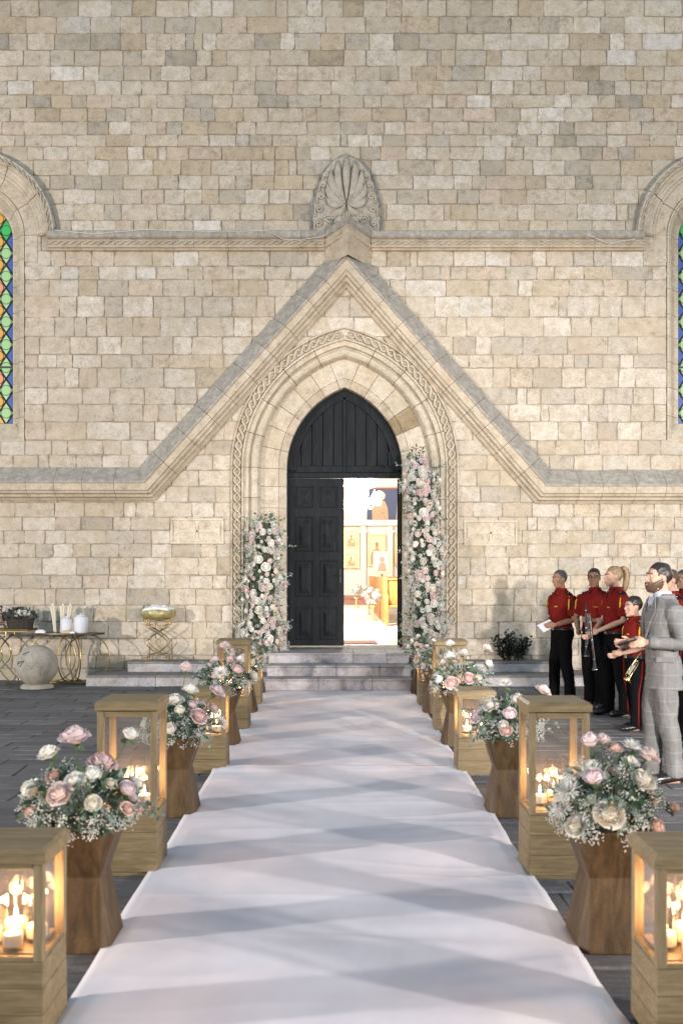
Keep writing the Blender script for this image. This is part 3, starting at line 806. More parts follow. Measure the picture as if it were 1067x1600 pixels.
# ------------------------------------------------------------------ inside the church, seen through the open leaf
M_white = plain('white_plaster', (.78, .74, .68), .8)
M_marble = plain('cream_marble', (.72, .68, .62), .25, nscale=2.5, namp=.12)
M_gold = plain('gilt', (.80, .62, .34), .4, .6, nscale=30, namp=.25)
M_pew = wood_mat('honey_wood', (.34, .15, .04), (.52, .26, .08), 'Z', rough=.4)
M_blue = plain('mural_blue', (.10, .12, .22), .8); M_robe = plain('mural_robe', (.55, .38, .25), .8, nscale=25, namp=.4); M_skin2 = plain('mural_ochre', (.40, .25, .14), .8)
M_icon = plain('icon_gold_ground', (.80, .68, .42), .5); M_darkrobe = plain('icon_dark_robe', (.42, .30, .24), .7); M_red = plain('terracotta_line', (.45, .13, .07), .7)
FZ = .474
def inside():
    y0, y1, xa, xb, zt = 16.36, 41.0, -6.0, 6.0, 9.0
    f = MB(); f.box(xa, xb, y0, y1, FZ-.1, FZ); tag(f.build('floor', M_marble), kind='structure')
    xc = PORTAL.xc
    for bx in ((xa-.2, xa, y0, y1, FZ, zt), (xb, xb+.2, y0, y1, FZ, zt), (xa, xb, y1, y1+.2, FZ, zt), (xa, xc-1.3, y0-.25, y0, FZ, zt), (xc+1.3, xb, y0-.25, y0, FZ, zt), (xc-1.3, xc+1.3, y0-.25, y0, 5.0, zt)):
        m = MB(); m.box(*bx); tag(m.build('wall', M_white), kind='structure')
    m = MB(); m.box(xa-.2, xb+.2, y0-.25, y1+.2, zt, zt+.2); tag(m.build('ceiling', M_white), kind='structure')
    # doormat
    m = MB(); m.box(-.35, .66, 16.5, 17.35, FZ, FZ+.014, .004)
    tag(m.build('doormat', plain('red_mat', (.36, .14, .10), .95, nscale=80, namp=.35)), 'red doormat lying inside the open church door', 'doormat')
    # pews
    pew = MB(); root = empty('pew', (0, 0, 0))
    def prt(name, mb): return obj(name, mb.mesh(name, M_pew), root)
    m = MB(); m.box(.06, 3.2, -.28, .16, .42, .46, .006); prt('seat', m)
    m = MB(); m.box(.06, 3.2, .17, .205, .46, 1.02, .006); prt('backrest', m)
    m = MB(); m.box(.05, 3.2, .14, .26, 1.02, 1.06, .01); prt('book_rest', m)
    ep = [(-.30, 0), (.26, 0), (.26, 1.02), (.22, 1.09), (.12, 1.09), (.10, .72), (-.18, .66), (-.30, .55)]
    for x in (0, 3.2):
        m = MB(); m.add([(x, y, z) for y, z in ep]+[(x+.055, y, z) for y, z in ep], [tuple(range(8)), tuple(range(15, 7, -1))]+[(i, i+8, (i+1) % 8+8, (i+1) % 8) for i in range(8)]); prt('end_panel', m)
    m = MB(); m.box(-.012, 0, -.22, .18, .12, .5, .004); prt('end_moulding', m)
    for k in range(12):
        if k == 0: o = root
        else:
            o = root.copy(); COL.objects.link(o)
            for ch in root.children:
                c = ch.copy(); COL.objects.link(c); c.parent = o
        o.location = (1.07, 22.5+k*1.05, FZ); o.rotation_euler = (0, 0, 0)
        tag(o, ('honey brown wooden pew nearest the open church door' if k == 0 else 'honey brown wooden pew, '+['', 'second', 'third', 'fourth', 'fifth', 'sixth', 'seventh', 'eighth', 'ninth', 'tenth', 'eleventh', 'twelfth'][k]+' in the row counted from the door'), 'pew', 'pews inside the church')
    # dais and icon screen
    m = MB(); m.box(-6, 6, 37.6, 41, FZ, FZ+.16, .01); m.box(-6, 6, 38.1, 41, FZ+.16, FZ+.32, .01)
    tag(m.build('sanctuary_step', plain('rose_marble', (.40, .20, .15), .4, nscale=3, namp=.2)), kind='structure')
    Y = 39.2; S0 = empty('icon_screen', (0, Y, FZ+.32), label='white and gold icon screen at the far end of the nave', cat='icon screen')
    ib = FZ+.32
    def sp(name, mb, mat):
        mb.v = [(p[0], p[1]-Y, p[2]-ib) for p in mb.v]; return mb.build(name, mat, S0)
    m = MB(); m.box(-5.2, 5.2, Y, Y+.2, ib, ib+2.95); sp('screen_wall', m, M_white)
    m = MB(); m.box(-5.3, 5.3, Y-.18, Y-.002, ib+2.72, ib+2.96, .04); sp('cornice', m, M_white)
    for px in (-1.9, -.75, 1.0, 2.05, 3.1, 4.15):
        m = MB(); m.box(px-.11, px+.11, Y-.14, Y-.003, ib, ib+2.71, .02); m.box(px-.15, px+.15, Y-.17, Y-.003, ib+2.45, ib+2.56, .01); sp('pilaster', m, M_white)
    def icon(xc2, w, z0, z1, robe, parent=S0, y=Y):
        m = MB(); m.box(xc2-w/2, xc2+w/2, y-.05, y-.004, z0, z1, .01)
        o = sp('icon_panel', m, M_icon); cw = w*.30; h = z1-z0; zc = z0+h*.70
        g = MB(); pl = [(xc2-w*.40, z0+.02), (xc2+w*.40, z0+.02), (xc2+w*.40, z0+h*.22), (xc2+w*.36, z0+h*.40), (xc2+w*.24, z0+h*.50), (xc2+w*.09, z0+h*.55), (xc2+w*.07, z0+h*.62), (xc2-w*.07, z0+h*.62), (xc2-w*.09, z0+h*.55), (xc2-w*.24, z0+h*.50), (xc2-w*.36, z0+h*.40), (xc2-w*.40, z0+h*.22)]
        g.prism(pl, y-.056, y-.050, 0); g.prism([(xc2+w*.25*math.cos(a*PI/10), zc+w*.25*math.sin(a*PI/10)) for a in range(20)], y-.054, y-.0502, 1)
        g.prism([(xc2+w*.115*math.cos(a*PI/8), zc-w*.01+w*.16*math.sin(a*PI/8)) for a in range(16)], y-.058, y-.0542, 2)
        for q in (-.22, -.08, .1, .24): g.prism([(xc2+w*q, z0+.03), (xc2+w*(q+.035), z0+.03), (xc2+w*(q*.7+.03), z0+h*.45), (xc2+w*q*.7, z0+h*.45)], y-.0585, y-.0562, 2)
        g.prism([(xc2+w*.02, z0+h*.30), (xc2+w*.20, z0+h*.30), (xc2+w*.20, z0+h*.42), (xc2+w*.02, z0+h*.42)], y-.061, y-.0588, 1)
        g.v = [(p[0], p[1]-Y, p[2]-ib) for p in g.v]; obj('painted_figure', g.mesh('painted_figure', [robe, M_gold, M_skin2]), o)
        fr = MB(); t = .05
        for q in ((xc2-w/2-t, xc2+w/2+t, z1, z1+t), (xc2-w/2-t, xc2+w/2+t, z0-t, z0), (xc2-w/2-t, xc2-w/2, z0, z1), (xc2+w/2, xc2+w/2+t, z0, z1)): fr.box(q[0], q[1], y-.08, y-.004, q[2], q[3], .008)
        fr.v = [(p[0], p[1]-Y, p[2]-ib) for p in fr.v]; obj('icon_frame', fr.mesh('icon_frame', M_gold), o)
    icon(1.53, .62, ib+1.2, ib+2.35, M_darkrobe); icon(2.58, .62, ib+1.2, ib+2.35, M_darkrobe); icon(3.62, .62, ib+1.2, ib+2.35, M_robe); icon(-1.32, .62, ib+1.2, ib+2.35, M_darkrobe)
    m = MB(); m.box(-.6, .86, Y-.09, Y-.003, ib+1.05, ib+2.65, .01); sp('royal_door', m, M_gold)
    icon(.52, .42, ib+1.9, ib+2.5, M_robe, y=Y-.09); icon(.52, .36, ib+1.15, ib+1.6, M_robe, y=Y-.09); icon(-.2, .42, ib+1.9, ib+2.5, M_robe, y=Y-.09)
    # mural on the arch wall above
    m = MB(); m.box(-3.0, 4.6, 39.6, 39.8, ib+2.95, 9.0); wl = tag(m.build('chancel_wall', M_white), kind='structure')
    MU = empty('mural', (2.0, 39.59, 5.3), label='painted wall panel of a haloed standing figure on dark blue', cat='mural')
    def mp(name, mb, mat): mb.v = [(p[0]-2.0, p[1]-39.59, p[2]-5.3) for p in mb.v]; return mb.build(name, mat, MU)
    zb, zt2 = H+(VY-812)*39.6/F, H+(VY-764)*39.6/F
    m = MB(); m.box(1.15, 2.75, 39.585, 39.60, zb, zt2); bgp = mp('painted_ground', m, M_blue)
    m = MB(); m.box(1.1, 2.8, 39.57, 39.60, zt2, zt2+.06); m.box(1.1, 2.8, 39.57, 39.60, zb-.06, zb); mp('painted_border', m, M_red)
    m = MB(); m.prism([(1.35, zb), (2.0, zb), (1.98, zb+.45), (1.85, zb+.75), (1.5, zb+.75), (1.36, zb+.45)], 39.578, 39.585); mp('painted_robe', m, M_robe)
    m = MB(); m.prism([(1.67+.2*math.cos(a*PI/10), zb+.95+.2*math.sin(a*PI/10)) for a in range(20)], 39.579, 39.584); mp('painted_halo', m, M_gold)
    m = MB(); m.prism([(1.67+.1*math.cos(a*PI/10), zb+.93+.14*math.sin(a*PI/10)) for a in range(20)], 39.574, 39.578); mp('painted_head', m, M_skin2)
    m = MB(); m.prism([(2.3, zb), (2.6, zb), (2.5, zb+.9), (2.38, zb+1.0)], 39.578, 39.585); mp('painted_robe', m, M_robe)
    # railing
    R = empty('chancel_railing', (1.5, 37.4, FZ), label='dark iron railing with a wooden handrail before the icon screen', cat='railing')
    m = MB(); m.box(-.1, 3.2, -.03, .03, .92, .98, .01); m.build('handrail', M_pew, R)
    for k in range(20):
        m = MB(); m.tube([(-.08+k*.17, 0, 0), (-.08+k*.17, 0, .92)], .012, 5); m.build('baluster', M_iron, R)
    m = MB(); m.tube([(-.1, 0, .12), (3.2, 0, .12)], .012, 5); m.build('bottom_rail', M_iron, R)
    # small icon stand in front
    K = empty('icon_stand', (1.52, 34.4, FZ), label='small framed icon on a stand beyond the pews', cat='icon')
    m = MB(); m.box(-.3, .3, -.02, .02, 1.15, 1.95, .01); m.build('icon_frame', M_gold, K)
    m = MB(); m.box(-.22, .22, -.03, -.021, 1.23, 1.87); m.build('icon_ground', M_white, K)
    m = MB(); m.prism([(-.16, 1.25), (.16, 1.25), (.1, 1.55), (-.1, 1.55)], -.036, -.031); m.prism([(.09*math.cos(a*PI/7), 1.66+.11*math.sin(a*PI/7)) for a in range(14)], -.036, -.031); m.build('painted_figure', M_darkrobe, K)
    m = MB(); m.tube([(0, .05, 0), (0, .05, 1.2)], .03, 8); m.lathe([(.22, 0), (.2, .03), (.04, .06)], 14, (0, .05, 0)); m.build('stand_post', M_pew, K)
    # chandelier
    cx, cy, cz = .42, 21.5, 3.55
    C = empty('chandelier', (cx, cy, cz), label='large glowing crystal chandelier hanging inside the church', cat='chandelier')
    m = MB(); m.tube([(0, 0, .9), (0, 0, 9.0-cz)], .015, 6); m.build('chain', M_gold, C)
    m = MB(); m.lathe([(.02, -.75), (.10, -.6), (.05, -.4), (.12, -.1), (.04, .2), (.09, .5), (.02, .95)], 14); m.build('stem', M_gold, C, True)
    glow = emit('lit_bulb', (1.0, .94, .85), 30.0); crys = emit('lit_crystal', (1.0, .96, .90), 5.0)
    bulb = MB(); bulb.lathe([(.004, 0), (.03, .02), (.038, .06), (.02, .11), (.003, .14)], 8); bme = bulb.mesh('bulb', glow, True)
    drop = MB(); drop.lathe([(.002, -.10), (.02, -.06), (.004, 0)], 6); dme = drop.mesh('crystal_drop', crys)
    for R_, z, n in ((.50, -.30, 16), (.36, .08, 11), (.22, .42, 7)):
        rg = MB(); rg.tube([(R_*math.cos(a*PI/20), R_*math.sin(a*PI/20), z) for a in range(40)], .014, 6, closed=True); rg.build('ring', M_gold, C)
        for k in range(n):
            a = 2*PI*k/n; p = (R_*math.cos(a), R_*math.sin(a), z)
            ar = MB(); ar.tube([(.05*math.cos(a), .05*math.sin(a), z-.12), (R_*.6*math.cos(a), R_*.6*math.sin(a), z-.2), p], .009, 5); ar.build('arm', M_gold, C)
            obj('bulb', bme, C, (p[0], p[1], z+.03)); obj('crystal_drop', dme, C, (p[0], p[1], z-.02))
            a2 = a+PI/n; obj('crystal_drop', dme, C, (R_*math.cos(a2), R_*math.sin(a2), z-.02)); obj('crystal_drop', dme, C, (R_*.5*math.cos(a2), R_*.5*math.sin(a2), z-.1))
    def lamp(loc, w, rad): 
        d = bpy.data.lights.new('chandelier_light', 'POINT'); d.energy = w; d.color = (1, .93, .84); d.shadow_soft_size = rad
        o = bpy.data.objects.new('chandelier_light', d); COL.objects.link(o); o.parent = C; o.location = loc
    lamp((0, 0, -.85), 600, .25)
    d2 = empty('chandelier', (-1.6, 31.5, 5.6), label='second glowing chandelier hanging deeper in the nave', cat='chandelier')
    m = MB(); m.tube([(0, 0, .3), (0, 0, 3.4)], .015, 6); m.build('chain', M_gold, d2)
    m = MB(); m.tube([(.7*math.cos(a*PI/16), .7*math.sin(a*PI/16), 0) for a in range(32)], .02, 6, closed=True); m.build('ring', M_gold, d2)
    for k in range(14): a = 2*PI*k/14; obj('bulb', bme, d2, (.7*math.cos(a), .7*math.sin(a), .02))
    l = bpy.data.lights.new('chandelier_light', 'POINT'); l.energy = 800; l.color = (1, .93, .84); l.shadow_soft_size = .3
    o = bpy.data.objects.new('chandelier_light', l); COL.objects.link(o); o.parent = d2; o.location = (0, 0, -.5)
inside()
# ------------------------------------------------------------------ white carpet up the aisle
def cloth_mat():
    m, nt, b = nmat('white_carpet'); b.inputs['Roughness'].default_value = .95; b.inputs['Specular IOR Level'].default_value = .1
    v = coords(nt); n = tex(nt, 'Noise', 260, v, 2); n2 = tex(nt, 'Noise', 1.6, coords(nt, 'Object', (1, .6, 1)), 4)
    c = ramp(nt, n2.outputs['Fac'], [(.35, (.62, .60, .625)), (.6, (.72, .70, .72))]); nt.links.new(c, b.inputs['Base Color'])
    bump(nt, b, n.outputs['Fac'], .25, .002); return m
M_carpet = cloth_mat()
def fold(x, y):
    m = max(0.0, min(1.0, (x+.55)*.9)); m2 = .35+.65*m
    z = noise.noise(Vector((x*.55, y*3.1, 1.7)))*.023*m2+noise.noise(Vector((x*.9+y*.35, y*6.5, 4.2)))*.010*m2
    z += .006*noise.noise(Vector((x*.7, y*.9, 9.1)))
    for sx, sy, o, h in ((.55, 1.9, 3.3, .011), (.8, 2.7, 7.7, .007)):      # creases that run across the cloth
        n = noise.noise(Vector((x*sx+.2*y, y*sy, o))); z += h*m2*max(0.0, 1-abs(n)*7)**2
    return z+.022
def carpet():
    nx = 56
    def sheet(name, prof, label, x0, x1, foldy, seed):
        m = MB(); vs = []; fs = []; ny = len(prof)
        for j, (y, z, k) in enumerate(prof):
            for i in range(nx+1):
                u = i/nx; x = x0+(x1-x0)*u
                e = noise.noise(Vector((seed, y*1.1, 0)))*.018
                x += e*(1 if u > .5 else -.6)*abs(u-.5)*2
                zz = fold(x, y)*k
                if u < .03 or u > .97: zz *= .6
                vs.append((x, y, z+zz))
        for j in range(ny-1):
            for i in range(nx): a = j*(nx+1)+i; fs.append((a, a+1, a+nx+2, a+nx+1))
        m.add(vs, fs); o = m.build(name, M_carpet, None, True)
        sol = o.modifiers.new('thickness', 'SOLIDIFY'); sol.thickness = .004; sol.offset = 1
        return tag(o, label, 'carpet')
    pr = [(.2+8.08*k/400, .012 if k < 390 else .012+.0025*(k-390), 1) for k in range(401)]
    sheet('carpet', pr, 'near white carpet running up the aisle from the foreground', -1.03, 1.05, True, 3.0)
    pr = [(8.12+5.5*k/170, .006, .8) for k in range(171)]
    pr += [(13.75, .006, .7), (13.85, .006, .6), (13.94, .006, .5)]
    sheet('carpet', pr, 'far white carpet running up to the door steps', -1.03, 1.05, True, 8.0)
carpet()

# ------------------------------------------------------------------ lanterns with candles
M_oakX = wood_mat('pale_oak_across', (.155, .112, .056), (.265, .198, .108), 'X', 1.2); M_oakZ = wood_mat('pale_oak_upright', (.175, .128, .068), (.29, .22, .125), 'Z', 1.2)
M_pane_clear = glass_mat('lantern_glass', (.97, .97, .97), .25, .02); M_jar = glass_mat('jar_glass', (.97, .96, .95), .32)
M_wax = plain('candle_wax', (.85, .76, .60), .5, Subsurface_Weight=.35); M_wax.node_tree.nodes['Principled BSDF'].inputs['Subsurface Radius'].default_value = (.05, .03, .015)
M_flame = emit('candle_flame', (1.0, .58, .20), 11.0); M_wick = plain('wick', (.02, .015, .01), .9)
def lantern(x, yf, tall, label, sg):
    w = .325 if tall else .30; hb = .345 if tall else .30; hg = .868 if tall else .622; ht = .955 if tall else .695
    c = Vector((x+sg*w/2, yf+w/2, .0)); L = empty('lantern', c, label=label, cat='lantern', group='wooden candle lanterns along the aisle'); h = w/2
    def part(name, mb, mat=M_oakX, sm=False): return mb.build(name, mat, L, sm)
    m = MB(); m.box(-h+.012, h-.012, -h+.012, h-.012, 0, .022); part('plinth', m)
    n = 3; a = .024; st = (hb-a)/n
    for k in range(n):
        m = MB(); j = .0015*((k*7) % 3-1); m.box(-h+j, h-j, -h+j, h-j, a+k*st+.0006, a+(k+1)*st-.0006, .002); part('board', m)
    t = .036
    for sx in (-1, 1):
        for sy in (-1, 1):
            m = MB(); m.box(sx*h-(t if sx > 0 else 0), sx*h+(t if sx < 0 else 0), sy*h-(t if sy > 0 else 0), sy*h+(t if sy < 0 else 0), hb+.001, hg+.03, .003); part('post', m, M_oakZ)
    for sy in (-1, 1):
        for za, zb in ((hb+.0005, hb+.018), (hg, hg+.029)):
            m = MB(); m.box(-h+t, h-t, sy*(h-.004)-(t*.7 if sy > 0 else 0), sy*(h-.004)+(t*.7 if sy < 0 else 0), za, zb, .002); part('rail', m)
            m = MB(); m.box(sy*(h-.004)-(t*.7 if sy > 0 else 0), sy*(h-.004)+(t*.7 if sy < 0 else 0), -h+t, h-t, za, zb, .002); part('rail', m)
    for sy in (-1, 1):
        m = MB(); m.box(-h+t-.004, h-t+.004, sy*(h-.018)-.0015, sy*(h-.018)+.0015, hb+.012, hg+.006); part('pane', m, M_pane_clear)
        m = MB(); m.box(sy*(h-.018)-.0015, sy*(h-.018)+.0015, -h+t-.004, h-t+.004, hb+.012, hg+.006); part('pane', m, M_pane_clear)
    m = MB(); m.box(-h+.02, h-.02, -h+.02, h-.02, hg+.03, hg+.036); part('lid_seat', m)
    m = MB(); m.box(-h+.036, h-.036, -h+.036, h-.036, hb+.0012, hb+.02); part('candle_shelf', m)
    l = h+.011; zt = ht
    m = MB(); m.rings([[(-l, -l, zt-.05), (l, -l, zt-.05), (l, l, zt-.05), (-l, l, zt-.05)], [(-l, -l, zt-.014), (l, -l, zt-.014), (l, l, zt-.014), (-l, l, zt-.014)],
                       [(-l+.016, -l+.016, zt), (l-.016, -l+.016, zt), (l-.016, l-.016, zt), (-l+.016, l-.016, zt)]]); part('lid', m)
    return c, w, hb
def jar_proto():
    R = {}
    for nm, rr, hj, hc in (('low', .042, .085, .055), ('mid', .045, .17, .055), ('high', .05, .25, .065)):
        m = MB(); m.lathe([(rr, 0), (rr, hj), (rr-.004, hj), (rr-.004, .012), (.002, .011)], 20); a = m.mesh('glass_jar', M_jar, 40)
        m = MB(); m.lathe([(rr-.008, .0125), (rr-.008, hc-.004), (rr-.011, hc), (rr-.02, hc-.006), (.002, hc-.009)], 16); b = m.mesh('wax', M_wax, 40)
        m = MB(); m.tube([(0, 0, hc-.01), (.001, 0, hc+.012)], .0014, 5); c = m.mesh('wick', M_wick)
        m = MB(); m.lathe([(.0015, hc+.006), (.0065, hc+.015), (.0078, hc+.023), (.0045, hc+.038), (.0008, hc+.052)], 10); d = m.mesh('flame', M_flame, True)
        R[nm] = (a, b, c, d, hc)
    return R
JARS = jar_proto()
def candles(c, w, hb, kinds, where, seed, watts):
    r = rnd(seed); z = hb+.0205
    for k, (kd, dx, dy) in enumerate(kinds):
        a, b, cc, d, hc = JARS[kd]
        lb = f'{ {"low": "low", "mid": "medium", "high": "tall"}[kd]} glass jar with a burning candle {where}'
        same = [q for q in kinds if q[0] == kd]
        if len(same) > 1: lb = f'{ {"low": "low", "mid": "medium", "high": "tall"}[kd]} glass candle jar at the {"left" if dx == min(q[1] for q in same) else "right"} {where}'
        o = empty('candle_jar', (c.x+dx*w, c.y+dy*w, z), r.random()*6, label=lb, cat='candle', group='candles '+where)
        obj('glass_jar', a, o); obj('wax', b, o); obj('wick', cc, o); obj('flame', d, o)
        l = bpy.data.lights.new('candle_light', 'POINT'); l.energy = watts/len(kinds); l.color = (1.0, .56, .25); l.shadow_soft_size = .022
        lo = bpy.data.objects.new('candle_light', l); COL.objects.link(lo); lo.parent = o; lo.location = (0, 0, hc+.078)
        # shelf the jars stand on is the top board of the lantern
LN = [(3.45, 0, 'nearest'), (5.42, 1, 'second'), (8.2, 0, 'third'), (10.42, 1, 'fourth'), (12.4, 0, 'farthest')]
SIDE = {-1: 'left', 1: 'right'}
for sg in (-1, 1):
    for i, (y, tall, nth) in enumerate(LN):
        sd = SIDE[sg]
        c, w, hb = lantern(sg*({-1: (1.02, .985, .925, .94, .96), 1: (1.085, 1.03, .98, 1.015, 1.0)}[sg][i]), y+(.0 if sg < 0 else -.06), tall, f'{"tall" if tall else "short"} oak and glass candle lantern, {nth} on the {sd} of the aisle', sg)
        S5 = [('low', .06, -.22), ('mid', -.24, -.06), ('high', -.02, .14), ('mid', .26, .06)] if sg < 0 else [('low', .0, -.22), ('mid', -.24, -.0), ('high', .04, .16), ('mid', .27, .02)]
        kinds = S5 if i == 0 else ([('mid', -.22, .05), ('high', .05, .2), ('mid', .22, -.12)] if i == 1 else [('mid', -.18, .1), ('mid', .2, -.05)])
        kinds = [(a, b, d) for a, b, d in kinds]
        candles(c, w, hb, kinds, f'in the {nth} {sd} lantern', i*2+sg, 7.0 if i == 0 else 5.5)

# ------------------------------------------------------------------ faceted wooden planters
M_teak = wood_mat('brown_teak', (.048, .029, .013), (.125, .078, .037), 'Z', .8, rings=True)
M_moss = plain('dark_moss', (.06, .075, .045), .95, nscale=40, namp=.5)
def planter_mesh():
    def ring(h, cut, z): return [(-h+cut, -h, z), (h-cut, -h, z), (h, -h+cut, z), (h, h-cut, z), (h-cut, h, z), (-h+cut, h, z), (-h, h-cut, z), (-h, -h+cut, z)]
    m = MB(); m.rings([ring(.155, .045, 0), ring(.158, .045, .006), ring(.100, .004, .312), ring(.100, .004, .318), ring(.168, .055, .524), ring(.166, .055, .53), ring(.145, .05, .53), ring(.13, .05, .50)]); return m.mesh('planter_body', M_teak)
PB = planter_mesh()
mm = MB(); mm.lathe([(.125, .49), (.12, .54), (.07, .575), (.002, .585)], 12); PMOSS = mm.mesh('flower_foam', M_moss, True)

# ------------------------------------------------------------------ flowers
def petal_mat(name, c, c2):
    m, nt, b = nmat(name); b.inputs['Roughness'].default_value = .6; b.inputs['Specular IOR Level'].default_value = .2
    v = coords(nt); sp = nt.nodes.new('ShaderNodeSeparateXYZ'); nt.links.new(v, sp.inputs[0])
    at = nt.nodes.new('ShaderNodeAttribute'); at.attribute_name = 'tint'
    col = mixc(nt, c2, c, at.outputs['Fac']); oi = nt.nodes.new('ShaderNodeObjectInfo')
    col = mixc(nt, col, ramp(nt, oi.outputs['Random'], [(0, (.88, .86, .85)), (1, (1.06, 1.06, 1.06))]), 1.0, 'MULTIPLY')
    nt.links.new(col, b.inputs['Base Color'])
    b.inputs['Subsurface Weight'].default_value = .15; b.inputs['Subsurface Radius'].default_value = (.01, .006, .005)
    return m
PET = {'white': petal_mat('white_petal', (.80, .78, .73), (.77, .755, .67)), 'cream': petal_mat('cream_petal', (.78, .745, .65), (.74, .70, .57)), 'blush': petal_mat('blush_petal', (.77, .67, .64), (.70, .54, .50)),
       'pink': petal_mat('pink_petal', (.76, .60, .58), (.69, .47, .45)), 'peach': petal_mat('peach_petal', (.74, .57, .50), (.66, .44, .37)), 'mauve': petal_mat('mauve_petal', (.77, .66, .67), (.71, .56, .57)), 'rust': petal_mat('rust_petal', (.58, .41, .34), (.48, .30, .24))}
def leaf_mat(name, c, c2, sc=9):
    m, nt, b = nmat(name); b.inputs['Roughness'].default_value = .55
    t = tex(nt, 'Noise', sc, coords(nt), 2); nt.links.new(ramp(nt, t.outputs['Fac'], [(.35, c), (.65, c2)]), b.inputs['Base Color']); return m
M_leaf = leaf_mat('green_leaf', (.035, .075, .04), (.10, .165, .095)); M_euc = leaf_mat('grey_green_leaf', (.12, .17, .13), (.26, .32, .27)); M_stem = plain('green_stem', (.06, .11, .04), .6)
M_breath = plain('gypsophila_white', (.62, .64, .60), .8)
def rose_mesh(seed, openness):
    """unit rose of radius 1: layered cupped petals round a tight spiral centre, facing +Z"""
    r = rnd(seed); m = MB(); m.col = (.55, .55, .55); m.ell((0, 0, .10), (.64, .64, .53), 12, 8)
    layers = [(3, .13, .78, .0), (3, .22, .77, .0), (4, .33, .75, .0), (4, .45, .71, .03), (5, .58, .65, .07), (5, .72, .56, .13), (6, .87, .43, .21), (5, 1.0, .27, .28)][:8 if openness > .6 else 7]
    k0 = .72+.28*openness
    for li, (n, R, Hh, curl) in enumerate(layers):
        ph0 = r.random()*6; close = max(0, .34-.07*li)
        for k in range(n):
            ph = ph0+2*PI*k/n+r.uniform(-.15, .15); hw = PI/n*1.4; nu, nv = 4, 4; vs = []; fs = []; tj = r.uniform(.93, 1.07); tw = r.uniform(-.1, .1)
            for j in range(nv+1):
                v = j/nv
                for i in range(nu+1):
                    u = -1+2*i/nu; wv = (v**.4)*(1-.25*v*v) if li > 2 else 1-.15*v
                    a = ph+u*hw*wv+tw*v
                    rad = R*k0*tj*(math.sin(min(1, v*1.15)*PI/2)**.7)*(1-close*max(0, v-.5)*1.2)
                    rad += curl*(v**3)*.55*(1-.4*u*u)+(.05*u*u if li > 3 else -.02*u*u)
                    z = -.35+(Hh+.35)*(v**.95)-curl*1.9*max(0, v-.55)**1.3-.16*u*u*v+.05*math.sin(3*u+k)*v*(1 if li > 4 else .3)
                    vs.append((rad*math.cos(a), rad*math.sin(a), z))
            for j in range(nv):
                for i in range(nu): p = j*(nu+1)+i; fs.append((p, p+1, p+nu+2, p+nu+1))
            t = .15+.85*li/(len(layers)-1); m.col = (t, t, t); m.add(vs, fs)
    return m
def mum_mesh():
    r = rnd(5); m = MB()
    for li, (n, L, el) in enumerate(((18, 1.1, .05), (18, 1.0, .4), (14, .85, .75), (10, .6, 1.15))):
        for k in range(n):
            a = 2*PI*(k+r.random()*.5)/n; d = Vector((math.cos(a)*math.cos(el), math.sin(a)*math.cos(el), math.sin(el))); s = Vector((-math.sin(a), math.cos(a), 0))*.07; L2 = L*r.uniform(.85, 1.1)
            m.col = (.9, .9, .9); up = Vector((0, 0, .18))
            m.add([-s*.5, s*.5, d*L2*.6+s+up*.3, d*L2*1.0+up, d*L2*.6-s+up*.3], [(0, 1, 2, 3, 4)])
    return m
ROSE = {}
for nm in PET:
    ROSE[nm] = [rose_mesh(100+k, (.4, .75, 1.0)[k]).mesh('rose', PET[nm], True) for k in range(3)]
MUM = mum_mesh().mesh('chrysanthemum', PET['white'])
def put_flower(parent, p, d, size, kind, r):
    q = Vector(d).to_track_quat('Z', 'Y').to_matrix() @ Matrix.Rotation(r.random()*6.28, 3, 'Z')
    me = MUM if kind == 'mum' else r.choice(ROSE[kind])
    return obj('chrysanthemum' if kind == 'mum' else 'rose', me, parent, p, q.to_euler(), (size,)*3)
def leaf_at(mb, p, d, L, w, r, n=None):
    d = Vector(d).normalized(); s = d.cross(Vector((r.uniform(-1, 1), r.uniform(-1, 1), r.uniform(-.3, 1)))); 
    if s.length < .05: s = d.orthogonal()
    s.normalize(); up = s.cross(d); p = Vector(p); c = up*L*.12
    mb.add([p, p+d*L*.35+s*w+c, p+d*L*.75+s*w*.75+c*.5, p+d*L-up*L*.08, p+d*L*.75-s*w*.75+c*.5, p+d*L*.35-s*w+c, p+d*L*.5-up*.0], [(0, 1, 6), (1, 2, 6), (2, 3, 6), (3, 4, 6), (4, 5, 6), (5, 0, 6)])
def floret(mb, p, s):
    x, y, z = p
    mb.add([(x+s, y, z), (x-s, y, z), (x, y+s, z), (x, y-s, z), (x, y, z+s), (x, y, z-s)], [(0, 2, 4), (2, 1, 4), (1, 3, 4), (3, 0, 4), (2, 0, 5), (1, 2, 5), (3, 1, 5), (0, 3, 5)])
def sph(r, lo=-1.0, hi=1.0):
    a = r.uniform(0, 2*PI); z = r.uniform(lo, hi); k = math.sqrt(max(0, 1-z*z)); return Vector((k*math.cos(a), k*math.sin(a), z))
